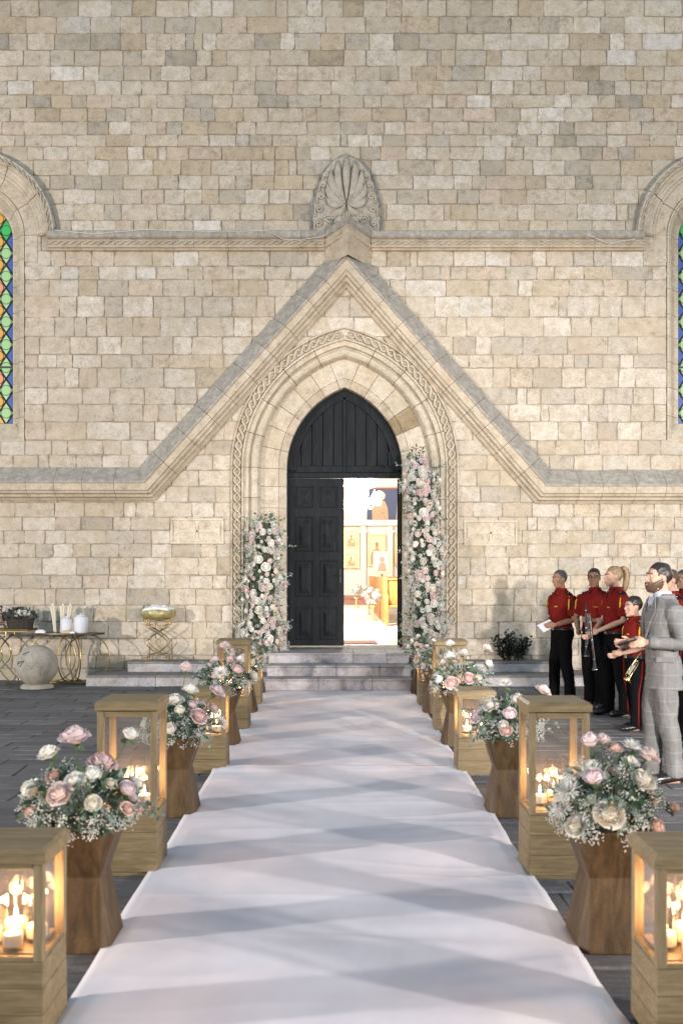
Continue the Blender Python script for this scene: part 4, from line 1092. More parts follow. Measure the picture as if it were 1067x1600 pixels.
def bouquet(cx, cy, cz, rx, rz, label, seed, flowers, extra, nleaf=260, nbreath=700):
    """flowers: hand-set blooms (x px, y px, kind, radius); extra: blooms scattered over the rest"""
    r = rnd(seed); base = Vector((cx, cy, cz-.14))
    B = empty('flower_arrangement', base, label=label, cat='flowers', group='flower arrangements on the planters'); C = Vector((0, 0, .14+rz*.45))
    placed = []; stems = MB()
    for px, py, kind, rad in flowers:
        yd = cy-rx*.55
        for _ in range(2):
            X = (px-VX)*yd/F; Z = H-(py-VY)*yd/F; d = math.hypot((X-cx)/rx, (Z-base.z-C.z)/rz); yd = cy-rx*.85*math.sqrt(max(.0, 1-min(1, d*d)))
        p = Vector((X, yd, Z))-base; dr = (p-C); dr = Vector((dr.x/rx, dr.y/rx-.25, max(.75, dr.z/rz+.55))).normalized()
        rad *= 1.12; put_flower(B, p, dr, rad, kind, r); placed.append((p, rad))
        stems.tube([C*.6, (C+p)/2+Vector((0, 0, -.02)), p-dr*rad*.3], .0028, 5)
        for _ in range(3): leaf_at(LF := stems, p-dr*rad*.5, sph(r), .045, .014, r)
    tries = 0
    while len(placed) < len(flowers)+extra and tries < 900:
        tries += 1; d = sph(r, -.25, 1); rad = r.uniform(.028, .050); p = C+Vector((d.x*rx, d.y*rx, d.z*rz))*r.uniform(.8, 1.0)
        if d.y < -.25 and d.z < .75 and flowers: continue
        if all((p-q).length > (rad+s)*.8 for q, s in placed):
            put_flower(B, p, d, rad, r.choice(('white', 'white', 'cream', 'blush', 'blush', 'mauve', 'peach')), r); placed.append((p, rad)); stems.tube([C*.6, p], .0026, 4)
    tag(stems.build('stems', M_stem, B), kind='stuff')
    lv = MB(); eu = MB()
    for k in range(nleaf):
        d = sph(r, -.45, 1); p = C+Vector((d.x*rx, d.y*rx, d.z*rz))*r.uniform(.45, .92); dd = (d+sph(r)*.7).normalized()
        if k % 5 < 3: leaf_at(lv, p, dd, r.uniform(.045, .085), r.uniform(.010, .018), r)
        else: leaf_at(eu, p, dd, r.uniform(.03, .05), r.uniform(.013, .02), r)
    for _ in range(9):   # eucalyptus twigs that reach out
        d = sph(r, -.35, .8); p0 = C+Vector((d.x*rx, d.y*rx, d.z*rz))*.7; L = r.uniform(.10, .19)
        for k in range(8):
            q = p0+d*L*k/7+Vector((0, 0, -.05*(k/7)**2)); 
            for s in (-1, 1): leaf_at(eu, q, (d*.5+sph(r)).normalized(), .026, .011, r)
        eu.tube([p0, p0+d*L+Vector((0, 0, -.05))], .0015, 3)
    tag(lv.build('leaves', M_leaf, B), kind='stuff'); tag(eu.build('eucalyptus', M_euc, B), kind='stuff')
    br = MB()
    for _ in range(nbreath//7):
        d = sph(r, -.62, .95 if r.random() < .55 else .05)
        p = C+Vector((d.x*rx, d.y*rx, d.z*rz))*r.uniform(.80, 1.12)
        for _ in range(14): floret(br, p+sph(r)*r.uniform(.004, .036), r.uniform(.0026, .0046))
    tag(br.build('gypsophila', M_breath, B), kind='stuff')
    return B
PL = [4.30, 6.70, 9.45, 11.65, 13.55]
NTH = ['nearest', 'second', 'third', 'fourth', 'farthest']
BQ = {(-1, 0): [(118, 1152, 'mauve', .062), (160, 1194, 'pink', .060), (93, 1241, 'blush', .052), (46, 1237, 'white', .055), (86, 1212, 'rust', .030), (204, 1148, 'white', .040), (203, 1228, 'mauve', .045), (202, 1261, 'peach', .030), (47, 1268, 'peach', .026), (145, 1256, 'cream', .034), (76, 1178, 'white', .046), (178, 1220, 'cream', .026)],
      (1, 0): [(922, 1158, 'mauve', .048), (940, 1156, 'blush', .036), (926, 1214, 'mauve', .052), (952, 1272, 'cream', .054), (899, 1291, 'cream', .044), (1003, 1219, 'cream', .052), (1013, 1181, 'blush', .046), (960, 1170, 'peach', .032), (1026, 1293, 'peach', .044), (880, 1228, 'mum', .06), (876, 1262, 'mum', .05), (985, 1168, 'mum', .045), (1052, 1262, 'rust', .03), (985, 1190, 'white', .035)],
      (-1, 1): [(291, 1043, 'blush', .052), (311, 1119, 'pink', .056), (266, 1139, 'white', .05), (340, 1080, 'mauve', .05), (298, 1078, 'white', .05), (274, 1094, 'white', .055), (333, 1107, 'blush', .038), (345, 1130, 'mum', .05), (281, 1110, 'cream', .04), (262, 1100, 'white', .035)],
      (1, 1): [(848, 1079, 'blush', .05), (808, 1094, 'white', .058), (796, 1116, 'mauve', .052), (790, 1141, 'peach', .04), (763, 1100, 'white', .045), (743, 1118, 'mauve', .045), (786, 1133, 'white', .03), (775, 1100, 'peach', .022), (790, 1070, 'mum', .045)],
      (-1, 2): [(352, 1010, 'blush', .06), (360, 1031, 'pink', .055), (371, 1047, 'pink', .06), (396, 1056, 'cream', .055), (344, 1053, 'mum', .075), (337, 1031, 'blush', .045), (375, 1030, 'white', .045), (336, 1056, 'blush', .04)],
      (1, 2): [(706, 1067, 'pink', .06), (732, 1060, 'pink', .055), (703, 1025, 'white', .055), (725, 1021, 'white', .055), (760, 1013, 'blush', .052), (763, 1037, 'white', .05), (687, 1062, 'white', .042), (746, 1059, 'cream', .045), (703, 1006, 'white', .05), (692, 1035, 'blush', .04)]}
for sg in (-1, 1):
    for i, y in enumerate(PL):
        cx = sg*({-1: (.98, .955, .94, .95, 1.0), 1: (1.04, 1.015, .995, 1.0, 1.0)}[sg][i]+.158); cy = y+.16
        sd = SIDE[sg]
        o = empty('planter', (cx, cy, 0), label=f'faceted brown wooden planter, {NTH[i]} on the {sd} of the aisle', cat='planter', group='wooden planters along the aisle')
        obj('planter_body', PB, o); obj('flower_foam', PMOSS, o)
        desc = {(-1, 0): 'mauve and pink roses with gypsophila', (1, 0): 'cream and mauve roses with spiky white blooms', (-1, 1): 'white and pink roses with one tall pale rose', (1, 1): 'white and mauve roses with one tall blush rose', (-1, 2): 'pink roses and one large spiky cream bloom', (1, 2): 'pink and white roses with greenery'}.get((sg, i), 'mixed pale roses')
        bouquet(cx, cy, .53, .245 if i < 2 else .26, .19, f'arrangement of {desc} on the {NTH[i]} {sd} planter', 40+i*2+sg, BQ.get((sg, i), []), 16 if i < 2 else 11+(9 if i > 2 else 0), 300 if i < 2 else 220, 1150 if i < 2 else 750)

# ------------------------------------------------------------------ flower columns beside the door
def flower_column(label, path, rad, nroses, seed):
    r = rnd(seed); base = Vector(path[0]); B = empty('flower_column', base, label=label, cat='flowers')
    P_ = [Vector(p)-base for p in path]; Ls = [0]
    for a, b in zip(P_, P_[1:]): Ls.append(Ls[-1]+(b-a).length)
    def at(t):
        s = t*Ls[-1]
        for k in range(len(P_)-1):
            if s <= Ls[k+1] or k == len(P_)-2:
                u = (s-Ls[k])/(Ls[k+1]-Ls[k]); return P_[k].lerp(P_[k+1], u)
    rw = lambda t: rad*(1.18-.26*t+.14*math.sin(t*17+seed))*(1-.55*max(0.0, (t-.84)/.16)**1.3)
    c = MB(); n = 14; c.tube([at(k/n) for k in range(n+1)], [rw(k/n)*.55 for k in range(n+1)], 10); c.build('foam_core', M_moss, B)
    placed = []; tries = 0
    while len(placed) < nroses and tries < 9000:
        tries += 1; t = r.uniform(0, 1); a = r.uniform(-2.9, .25) if r.random() < .9 else r.uniform(-PI, PI); R = rw(t)*r.uniform(.72, 1.0)
        d = Vector((math.cos(a), math.sin(a), r.uniform(-.25, .35))).normalized(); p = at(t)+d*R; s = r.choice((.032, .040, .048, .055, .064))
        if all((p-q).length > (s+s2)*.70 for q, s2 in placed):
            placed.append((p, s)); put_flower(B, p, d, s, r.choice(('white', 'white', 'white', 'white', 'cream', 'cream', 'cream', 'blush', 'blush', 'blush', 'pink', 'white', 'mum', 'mauve') if s < .063 else ('white', 'cream', 'blush', 'white')), r)
    lv = MB(); eu = MB(); br = MB(); N = int(420*Ls[-1]/2)
    for k in range(N):
        t = r.uniform(0, 1.03); a = r.uniform(-PI, PI); d = Vector((math.cos(a), math.sin(a), r.uniform(-.3, .5))).normalized(); p = at(min(1, t))+d*rw(t)*r.uniform(.5, .98)
        if t > .96: p.z += r.uniform(0, .16)
        dd = (d+sph(r)*.8).normalized()
        if k % 5 < 3: leaf_at(lv, p, dd, r.uniform(.05, .09), r.uniform(.012, .02), r)
        else: leaf_at(eu, p, dd, r.uniform(.035, .06), r.uniform(.014, .022), r)
    for _ in range(int(150*Ls[-1]/2)):
        t = r.uniform(0, 1); a = r.uniform(-PI, .3); d = Vector((math.cos(a), math.sin(a), r.uniform(-.3, .3))).normalized(); p = at(t)+d*rw(t)*r.uniform(.85, 1.22)
        for _ in range(16): floret(br, p+sph(r)*r.uniform(.006, .05), r.uniform(.005, .009))
    for _ in range(10):
        t = r.uniform(.0, 1.0); a = r.uniform(-PI, PI*.1); d = Vector((math.cos(a), math.sin(a)*.6, r.uniform(-.1, .7))).normalized(); p0 = at(t)+d*rw(t)*.8; L = r.uniform(.14, .26)
        for k in range(7):
            for s in (-1, 1): leaf_at(eu, p0+d*L*k/6, (d*.5+sph(r)).normalized(), .04, .016, r)
        eu.tube([p0, p0+d*L], .002, 3)
    tag(lv.build('leaves', M_leaf, B), kind='stuff'); tag(eu.build('eucalyptus', M_euc, B), kind='stuff'); tag(br.build('gypsophila', M_breath, B), kind='stuff')
flower_column('shorter column of pale roses on the closed-door side of the portal', [(-1.16, 15.14, .335), (-1.14, 15.16, 1.4), (-1.10, 15.18, 2.42)], .30, 165, 61)
flower_column('taller column of pale roses on the open-door side of the portal', [(1.34, 15.12, .335), (1.33, 15.14, 1.5), (1.29, 15.18, 2.5), (1.20, 15.22, 3.42)], .29, 250, 62)

# white flower stands along the nave inside
def nave_flowers():
    for k, (x, y) in enumerate(((.86, 24.6), (.86, 28.4), (.62, 33.5))):
        r = rnd(90+k); B = empty('flower_stand', (x, y, FZ), label='white flower ball on a gold stand in the nave, '+('nearest', 'second', 'farthest')[k]+' from the door', cat='flowers', group='flower stands in the nave')
        m = MB(); m.lathe([(.12, 0), (.10, .03), (.03, .07), (.025, .3), (.08, .36), (.03, .42)], 14); m.build('stand', M_gold, B, 40)
        for _ in range(26): d = sph(r); put_flower(B, Vector((0, 0, .62))+d*.17, d, r.uniform(.06, .085), r.choice(('white', 'white', 'blush')), r)
nave_flowers()
# ------------------------------------------------------------------ things along the foot of the wall
M_gleam = plain('polished_gold', (.78, .58, .25), .22, 1.0); M_aged = plain('aged_gold', (.45, .32, .14), .35, .9)
M_ballstone = stone_mat('ball_stone', use_tint=False, c=(.42, .39, .33), grey=.25, dirt=.3, pit=.5)
def ball():
    x, y = -4.30, 14.25; B = empty('stone_ball', (x, y, 0), label='large weathered stone ball on a low round base by the wall', cat='stone ball')
    m = MB(); m.lathe([(.21, 0), (.235, .015), (.225, .05), (.19, .075)], 28); m.build('base', M_ballstone, B, 40)
    m = MB(); m.ell((0, 0, .335), (.298, .298, .295), 36, 22); m.build('ball', M_ballstone, B, True)
    def on(az, el, r=.300): return (r*math.cos(el)*math.sin(az), -r*math.cos(el)*math.cos(az), .335+r*math.sin(el))
    mk = plain('faded_black_paint', (.05, .05, .045), .8)
    for pts in ([(-.55, .25), (-.35, .28), (-.6, .0)], [(-.85, .12), (-.5, .22)], [(-.62, .60), (-.2, .78)], [(-.72, .02), (-.78, .26), (-.5, .24)]):
        m = MB(); P_ = []
        for (a, b), (c, d) in zip(pts, pts[1:]):
            for k in range(6): t = k/5; P_.append(on(a+(c-a)*t, b+(d-b)*t))
        m.tube(P_, .006, 4, flat=.5); m.build('painted_mark', mk, B)
ball()
def wire_stand(name, loc, label, w=.36, h=.63, d=.24, rz=0):
    """gold stand: stepped top, two arcs that cross, stepped feet; front and back frames of double wire"""
    T = empty(name, loc, rz, label=label, cat='stand')
    def curve(sx, off):
        a = w/2-off; pts = [(sx*a, h), (sx*a, h-.085-off*.3), (sx*(a-.05), h-.085-off*.3), (sx*(a-.05), h-.125-off*.2)]
        n = 18
        for k in range(n+1):          # crosses to the other side and back
            t = k/n; pts.append((sx*((a-.065)*math.cos(PI*t)*.35+(a-.065)*(.65*(1-2*min(t, 1-t)*1.0)-.35*0)-.0-.16*math.sin(PI*t)), h-.135-(h-.24)*t))
        pts += [(sx*(a-.05), .095), (sx*(a-.05), .055), (sx*a, .055), (sx*a, 0)]
        return pts
    for y in (-d/2, d/2):
        for sx in (-1, 1):
            for off in (0, .028):
                m = MB(); m.tube([(x, y, z) for x, z in curve(sx, off)], .0065, 6); m.build('wire', M_gleam, T)
        m = MB(); m.tube([(-w/2, y, h), (w/2, y, h)], .008, 6); m.build('top_rail', M_gleam, T)
    for sx in (-1, 1):
        m = MB(); m.tube([(sx*w/2, -d/2, h), (sx*w/2, d/2, h)], .008, 6); m.build('side_rail', M_gleam, T)
    return T
wire_stand('basin_stand', (-2.74, 15.2, .322), 'openwork gold wire stand on the pale step, holding a basin')
def basin():
    B = empty('basin', (-2.74, 15.2, .322+.638), label='round gilt basin heaped with white towels on the gold stand', cat='basin')
    r = rnd(3); m = MB(); prof = [(.12, 0), (.22, .012), (.265, .05), (.268, .10), (.255, .135), (.24, .135), (.24, .10), (.2, .06), (.01, .05)]
    m.lathe(prof, 32); 
    m.v = [(x*(1+.02*math.sin(9*math.atan2(y, x))), y*(1+.02*math.sin(9*math.atan2(y, x))), z) for x, y, z in m.v]
    m.build('bowl', plain('crumpled_gilt_cloth', (.42, .36, .16), .42, .35, nscale=14, namp=.4, bmp=.6), B, 50)
    for k in range(4):
        m = MB(); a = -.6+k*.42; n = 10
        m.tube([(-.2+.4*t/n+.02*math.sin(t+k), a*.25+.02*math.cos(t*1.3), .125+.035*math.sin(PI*t/n)+.01*k % .03) for t in range(n+1)], [.03+.012*math.sin(t*1.7+k) for t in range(n+1)], 8, flat=1.3); m.build('towel', plain('white_towel', (.78, .76, .74), .95), B, True)
basin()
M_top = plain('dark_bronze_top', (.11, .085, .045), .4, .6)
def hoop_table():
    T = empty('hoop_table', (-4.02, 14.95, 0), label='low gold table on hoop legs behind the stone ball', cat='table')
    m = MB(); m.lathe([(.01, .735), (.30, .735), (.305, .75), (.30, .762), (.01, .762)], 40); m.v = [(x*1.72, y*.72, z) for x, y, z in m.v]; m.build('table_top', M_top, T, 40)
    R = .352
    for cx, yaw in ((-.27, .25), (.27, -.25), (-.02, 1.25), (.08, -1.2)):
        m = MB(); m.tube([(cx+R*math.cos(a*PI/24)*math.cos(yaw), R*math.cos(a*PI/24)*math.sin(yaw)*.55, .38+R*math.sin(a*PI/24)) for a in range(48)], .0095, 6, closed=True); m.build('hoop', M_aged, T)
    m = MB(); m.tube([(-.5, -.12, .03), (.5, -.12, .03), (.5, .12, .03), (-.5, .12, .03)], .012, 6, closed=True); m.build('base_rail', M_aged, T)
hoop_table()
def glitter():
    m, nt, b = nmat('silver_glitter'); b.inputs['Roughness'].default_value = .4
    vo = tex(nt, 'Voronoi', 110, coords(nt)); nt.links.new(ramp(nt, vo.outputs['Color'], [(.2, (.16, .16, .18)), (.8, (.80, .80, .85))]), b.inputs['Base Color']); bump(nt, b, vo.outputs['Distance'], .8, .004); return m
M_glit = glitter()
def jar(x, y, z, w, h, label):
    J = empty('glitter_jar', (x, y, z), label=label, cat='jar', group='silver glitter jars on the hoop table')
    m = MB(); m.lathe([(w*.47, 0), (w*.5, .01), (w*.5, h*.78), (w*.46, h*.86), (w*.30, h*.88)], 20); m.build('jar_body', M_glit, J, 40)
    m = MB(); m.lathe([(w*.34, h*.88), (w*.36, h*.90), (w*.30, h*.96), (w*.08, h*1.0)], 16); m.build('lid', M_glit, J, 40)
    m = MB(); m.lathe([(w*.06, h*1.0), (w*.10, h*1.04), (w*.02, h*1.08)], 10); m.build('knob', M_glit, J, True)
jar(-4.06, 14.90, .763, .165, .235, 'smaller silver glitter jar on the hoop table'); jar(-3.84, 14.90, .763, .205, .275, 'larger silver glitter jar on the hoop table')
def vases():
    M_vase = plain('ivory_satin', (.70, .64, .50), .6)
    for k, (x, y, tl) in enumerate(((-4.25, 15.0, -.10), (-4.165, 15.03, .05), (-4.09, 15.06, .12))):
        V = empty('tall_candle', (x, y, .763), label=('pleated ivory candle leaning outward at the left of three' if k == 0 else 'pleated ivory candle in the middle of three' if k == 1 else 'pleated ivory candle leaning over the glitter jars'), cat='candle', group='pleated ivory candles on the hoop table'); V.rotation_euler = (0, tl, 0)
        m = MB(); n = 24; rr = []
        for z, rad in ((0, .026), (.08, .024), (.2, .028), (.32, .036), (.40, .046)):
            rr.append([(rad*(1+.14*math.cos(8*2*PI*q/n))*math.cos(2*PI*q/n), rad*(1+.14*math.cos(8*2*PI*q/n))*math.sin(2*PI*q/n), z) for q in range(n)])
        m.rings(rr); m.build('pleated_wrap', M_vase, V, 60)
        m = MB(); m.lathe([(.014, .395), (.014, .43), (.002, .435)], 10); m.build('candle_tip', M_wax, V)
vases()
def bits():
    for k, (x, y, w, c, lb) in enumerate(((-4.42, 14.82, .07, (.75, .72, .70), 'small white favour box at the end of the hoop table'), (-4.02, 14.78, .06, (.55, .40, .25), 'small tan favour bag at the front of the hoop table'), (-3.93, 14.76, .035, (.85, .85, .85), 'tiny white card at the front of the hoop table'))):
        m = MB(); m.rings([[(-w, -w*.6, 0), (w, -w*.6, 0), (w, w*.6, 0), (-w, w*.6, 0)], [(-w*.9, -w*.5, w*.5), (w*.9, -w*.5, w*.5), (w*.9, w*.5, w*.5), (-w*.9, w*.5, w*.5)], [(-w*.4, -w*.2, w*.75), (w*.4, -w*.2, w*.75), (w*.4, w*.2, w*.75), (-w*.4, w*.2, w*.75)]])
        tag(m.build('favour', plain('favour_wrap', c, .7), None, False, (x, y, .763)), lb, 'favour')
bits()
def side_table():
    T = empty('side_table', (-5.02, 14.9, 0), label='gold side table with a dark top at the edge of the picture', cat='table')
    m = MB(); m.box(-.5, .46, -.22, .22, .80, .828, .006); m.build('table_top', M_top, T)
    for y in (-.2, .2):
        m = MB(); m.tube([(-.5, y, .79), (.46, y, .79)], .010, 6); m.build('top_rail', M_gleam, T)
        for sx in (-1, 1):
            m = MB(); pts = [(-.02+sx*.14, y, .79), (-.02+sx*.14, y, .73), (-.02+sx*.08, y, .70)]+[(-.02+sx*(.08-.17*math.sin(PI*k/14)), y, .70-.5*k/14) for k in range(15)]+[(-.02+sx*.12, y, .14), (-.02+sx*.2, y, .06), (-.02+sx*.2, y, 0)]
            m.tube(pts, .012, 6); m.build('leg', M_gleam, T)
side_table()
def dark_basket():
    r = rnd(9); B = empty('wicker_basket', (-4.74, 14.88, .829), label='dark wicker basket with grey leaves and white blooms on the side table', cat='basket')
    M_w = plain('dark_wicker', (.05, .042, .03), .7, nscale=40, namp=.4); M_dl = leaf_mat('grey_dry_leaf', (.03, .033, .03), (.14, .15, .14))
    for k in range(7):
        m = MB(); z = .012+k*.024; a = .17+.03*k/6; m.tube([((a+.006*math.cos(q*PI/2*4))*math.cos(q*PI/16), (a*.7+.004*math.cos(q*PI))*math.sin(q*PI/16), z+.003*(q % 2)) for q in range(32)], .014, 5, closed=True); m.build('wicker_weave', M_w, B)
    for k in range(16):
        a = k*PI/8; m = MB(); m.tube([(.165*math.cos(a), .115*math.sin(a), 0), (.205*math.cos(a), .145*math.sin(a), .18)], .008, 5); m.build('wicker_stake', M_aged if k % 3 == 0 else M_w, B)
    lv = MB()
    for _ in range(260): d = sph(r, -.1, 1); leaf_at(lv, Vector((d.x*.2, d.y*.13, .16+d.z*.11)), (d+sph(r)*.6), r.uniform(.04, .09), r.uniform(.01, .02), r)
    for k in range(10): q = Vector((-.18-.012*k, -.05, .2+.013*k)); leaf_at(lv, q, sph(r), .07, .02, r); leaf_at(lv, q, sph(r), .06, .02, r)
    tag(lv.build('leaves', M_dl, B), kind='stuff')
    for x, z, s in ((.02, .25, .035), (.1, .24, .04), (-.08, .22, .03), (.16, .23, .03), (-.2, .30, .035), (.04, .20, .03)): put_flower(B, (x, -.1, z), (0, -1, .5), s, 'white', r)
dark_basket()
def peach_flowers():
    r = rnd(10); B = empty('peach_flowers', (-5.13, 14.86, .829), label='loose peach dried flowers at the left edge of the side table', cat='flowers')
    for k in range(14): d = sph(r, .1, 1); put_flower(B, (d.x*.13, d.y*.1-.02, .08+d.z*.22), d, r.uniform(.03, .05), r.choice(('peach', 'rust', 'peach')), r)
    lv = MB()
    for _ in range(120): d = sph(r, 0, 1); leaf_at(lv, Vector((d.x*.13, d.y*.1, .03+d.z*.24)), d+sph(r)*.5, .07, .012, r)
    tag(lv.build('leaves', leaf_mat('rust_leaf', (.12, .06, .03), (.25, .14, .09)), B), kind='stuff')
peach_flowers()
# white cables on the string course
def cables():
    M_cab = plain('white_cable', (.62, .60, .56), .6); zt = wz(366)
    def c(pts, lb):
        m = MB(); n = []
        for (x0, y0), (x1, y1) in zip(pts, pts[1:]):
            for k in range(6): t = k/6; n.append(W(x0+(x1-x0)*t, y0+(y1-y0)*t))
        m.tube([(x, WY-.185-.01*math.sin(i*1.7), z) for i, (x, z) in enumerate(n)], .006, 5); tag(m.build('cable', M_cab), lb, 'cable')
    c([(92, 366), (150, 372), (230, 365), (330, 368), (420, 367), (445, 380), (470, 381), (505, 376), (525, 362), (545, 357), (570, 360)], 'thin white cable sagging along the string course to the gable peak')
    c([(905, 370), (925, 378), (945, 386), (960, 384), (990, 379)], 'short white cable drooping from the string course near the window')
cables()

def dark_leaf_mass():  # very dark leaves, added to fill a dark shape at the wall foot
    r = rnd(77); B = empty('dark_leaf_mass', (2.62, 15.24, .322), label='low dark leafy mass against the wall on the pale step', cat='dark_leaf_mass')
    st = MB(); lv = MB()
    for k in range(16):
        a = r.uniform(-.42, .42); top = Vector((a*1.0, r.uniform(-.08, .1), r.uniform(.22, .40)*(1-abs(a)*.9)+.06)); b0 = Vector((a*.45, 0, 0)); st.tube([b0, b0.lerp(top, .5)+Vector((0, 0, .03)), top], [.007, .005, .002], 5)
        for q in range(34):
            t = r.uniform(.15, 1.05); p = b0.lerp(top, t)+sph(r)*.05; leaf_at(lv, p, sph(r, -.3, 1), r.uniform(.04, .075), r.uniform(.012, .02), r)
    st.build('stems', plain('dark_stem', (.03, .022, .016), .9), B); tag(lv.build('leaves', leaf_mat('dark_leaf', (.008, .014, .008), (.025, .034, .02)), B), kind='stuff')
dark_leaf_mass()
# ------------------------------------------------------------------ people at the right of the aisle
def skin_mat(name, c):
    return plain(name, c, .62, nscale=30, namp=.16, Subsurface_Weight=.1, Specular_IOR_Level=.25)
M_skA = skin_mat('tanned_skin', (.27, .145, .09)); M_skB = skin_mat('fair_skin', (.42, .26, .19))
def fabric(name, c, sc=400, rough=.95):
    m, nt, b = nmat(name); b.inputs['Roughness'].default_value = rough; b.inputs['Specular IOR Level'].default_value = .06; v = coords(nt)
    t = tex(nt, 'Noise', sc, v, 2); t2 = tex(nt, 'Noise', 5, v, 3)
    col = mixc(nt, tuple(x*.85 for x in c), tuple(x*1.12 for x in c), t2.outputs['Fac']); nt.links.new(col, b.inputs['Base Color']); bump(nt, b, t.outputs['Fac'], .3, .002); return m
M_redshirt = fabric('red_cotton', (.15, .013, .011)); M_blacktr = fabric('black_cloth', (.006, .006, .007)); M_navy = fabric('navy_black_patch', (.012, .012, .02))
M_yel = plain('yellow_braid', (.62, .40, .03), .6); M_shoe = plain('black_leather', (.012, .011, .011), .3); M_silver = plain('nickel', (.75, .75, .75), .2, 1.0)
M_hairD = plain('dark_hair', (.018, .013, .011), .45, nscale=90, namp=.5); M_hairG = plain('greying_hair', (.05, .045, .042), .5, nscale=90, namp=.5); M_hairB = plain('blond_hair', (.22, .145, .075), .5, nscale=70, namp=.5); M_hairBr = plain('brown_hair', (.07, .04, .022), .45, nscale=90, namp=.5)
M_eyew = plain('eye_white', (.42, .40, .38), .4); M_iris = plain('eye_dark', (.015, .01, .008), .2); M_lip = plain('lip', (.38, .16, .13), .5)
M_paper = plain('paper', (.75, .75, .76), .8); M_ebony = plain('ebony', (.012, .011, .011), .3); M_brass = plain('brass', (.70, .50, .20), .25, 1.0); M_bluesh = fabric('pale_blue_cotton', (.38, .42, .52))
def suit_mat():
    m, nt, b = nmat('grey_check_suit'); b.inputs['Roughness'].default_value = .9; b.inputs['Specular IOR Level'].default_value = .1
    v = coords(nt); n = tex(nt, 'Noise', 300, v, 2); c = ramp(nt, n.outputs['Fac'], [(.3, (.105, .103, .10)), (.7, (.185, .182, .176))])
    for d, sc in (('X', 3.1), ('Y', 3.1), ('Z', 3.1)):
        w = tex(nt, 'Wave', sc, v); w.wave_type = 'BANDS'; w.bands_direction = d; w.inputs['Detail'].default_value = 0
        c = mixc(nt, c, (.46, .44, .43), mixc(nt, (0, 0, 0), ramp(nt, w.outputs['Fac'], [(.972, (0, 0, 0)), (.992, (1, 1, 1))]), .13 if d == 'Z' else .08))
    nt.links.new(c, b.inputs['Base Color']); bump(nt, b, n.outputs['Fac'], .3, .002); return m
M_suit = suit_mat()
def oval(z, rx, ry, cy=0.0, cx=0.0, n=20, p=2.3):
    o = []
    for k in range(n):
        a = 2*PI*k/n; c, s = math.cos(a), math.sin(a)
        o.append((cx+rx*math.copysign(abs(c)**(2/p), c), cy+ry*math.copysign(abs(s)**(2/p), s), z))
    return o
def remesh(mb, voxel, name, mat, parent, it=3, folds=None):
    me = bpy.data.meshes.new('tmp'); me.from_pydata(mb.v, [], mb.f); o = bpy.data.objects.new('tmp', me); COL.objects.link(o)
    import bmesh
    bm = bmesh.new(); bm.from_mesh(me); bmesh.ops.recalc_face_normals(bm, faces=bm.faces[:]); bm.to_mesh(me); bm.free()
    md = o.modifiers.new('r', 'REMESH'); md.mode = 'VOXEL'; md.voxel_size = voxel; md.use_smooth_shade = True
    sm = o.modifiers.new('s', 'SMOOTH'); sm.factor = .5; sm.iterations = it
    dg = bpy.context.evaluated_depsgraph_get(); dg.update(); out = bpy.data.meshes.new_from_object(o.evaluated_get(dg)); out.name = name
    bpy.data.objects.remove(o); bpy.data.meshes.remove(me)
    out.materials.clear(); out.materials.append(mat)
    if folds:
        ns = [v.normal.copy() for v in out.vertices]
        for v, nn in zip(out.vertices, ns): v.co += nn*folds(v.co)
    out.polygons.foreach_set('use_smooth', [True]*len(out.polygons))
    return obj(name, out, parent)
def hand(mb, w, d, s, curl, sc=1.0, nrm=None):
    """w wrist, d direction of the fingers, s direction of the thumb side; curl bends the fingers"""
    w = Vector(w); d = Vector(d).normalized(); s = Vector(s); s = (s-d*s.dot(d)).normalized(); n = d.cross(s)
    if nrm is not None and n.dot(Vector(nrm)) < 0: n = -n
    Mx = Matrix((s, d, n)).transposed()
    mb.ell(w+d*.048*sc, (.042*sc, .056*sc, .019*sc), 12, 8, M=Mx)
    for k, (o, L) in enumerate(((.029, .072), (.010, .082), (-.010, .077), (-.028, .062))):
        p = w+(d*.088+s*o)*sc; pts = [w+(d*.05+s*o*.9)*sc, p]; a = 0
        for q in range(3):
            a += curl*(.55+.25*q)*(1+.06*k); p = p+(d*math.cos(a)+n*math.sin(a))*L*sc*(.45, .32, .23)[q]; pts.append(p)
        mb.tube(pts, [.0092*sc, .009*sc, .0085*sc, .008*sc, .0062*sc], 8)
    p = w+(d*.025+s*.03)*sc; pts = [w+(d*.015+s*.012)*sc, p]
    for q in range(2): p = p+(d*.75+s*(.55-.5*q)+n*(.35+.4*q)*curl).normalized()*.033*sc; pts.append(p)
    mb.tube(pts, [.013*sc, .0125*sc, .0105*sc, .008*sc], 8)
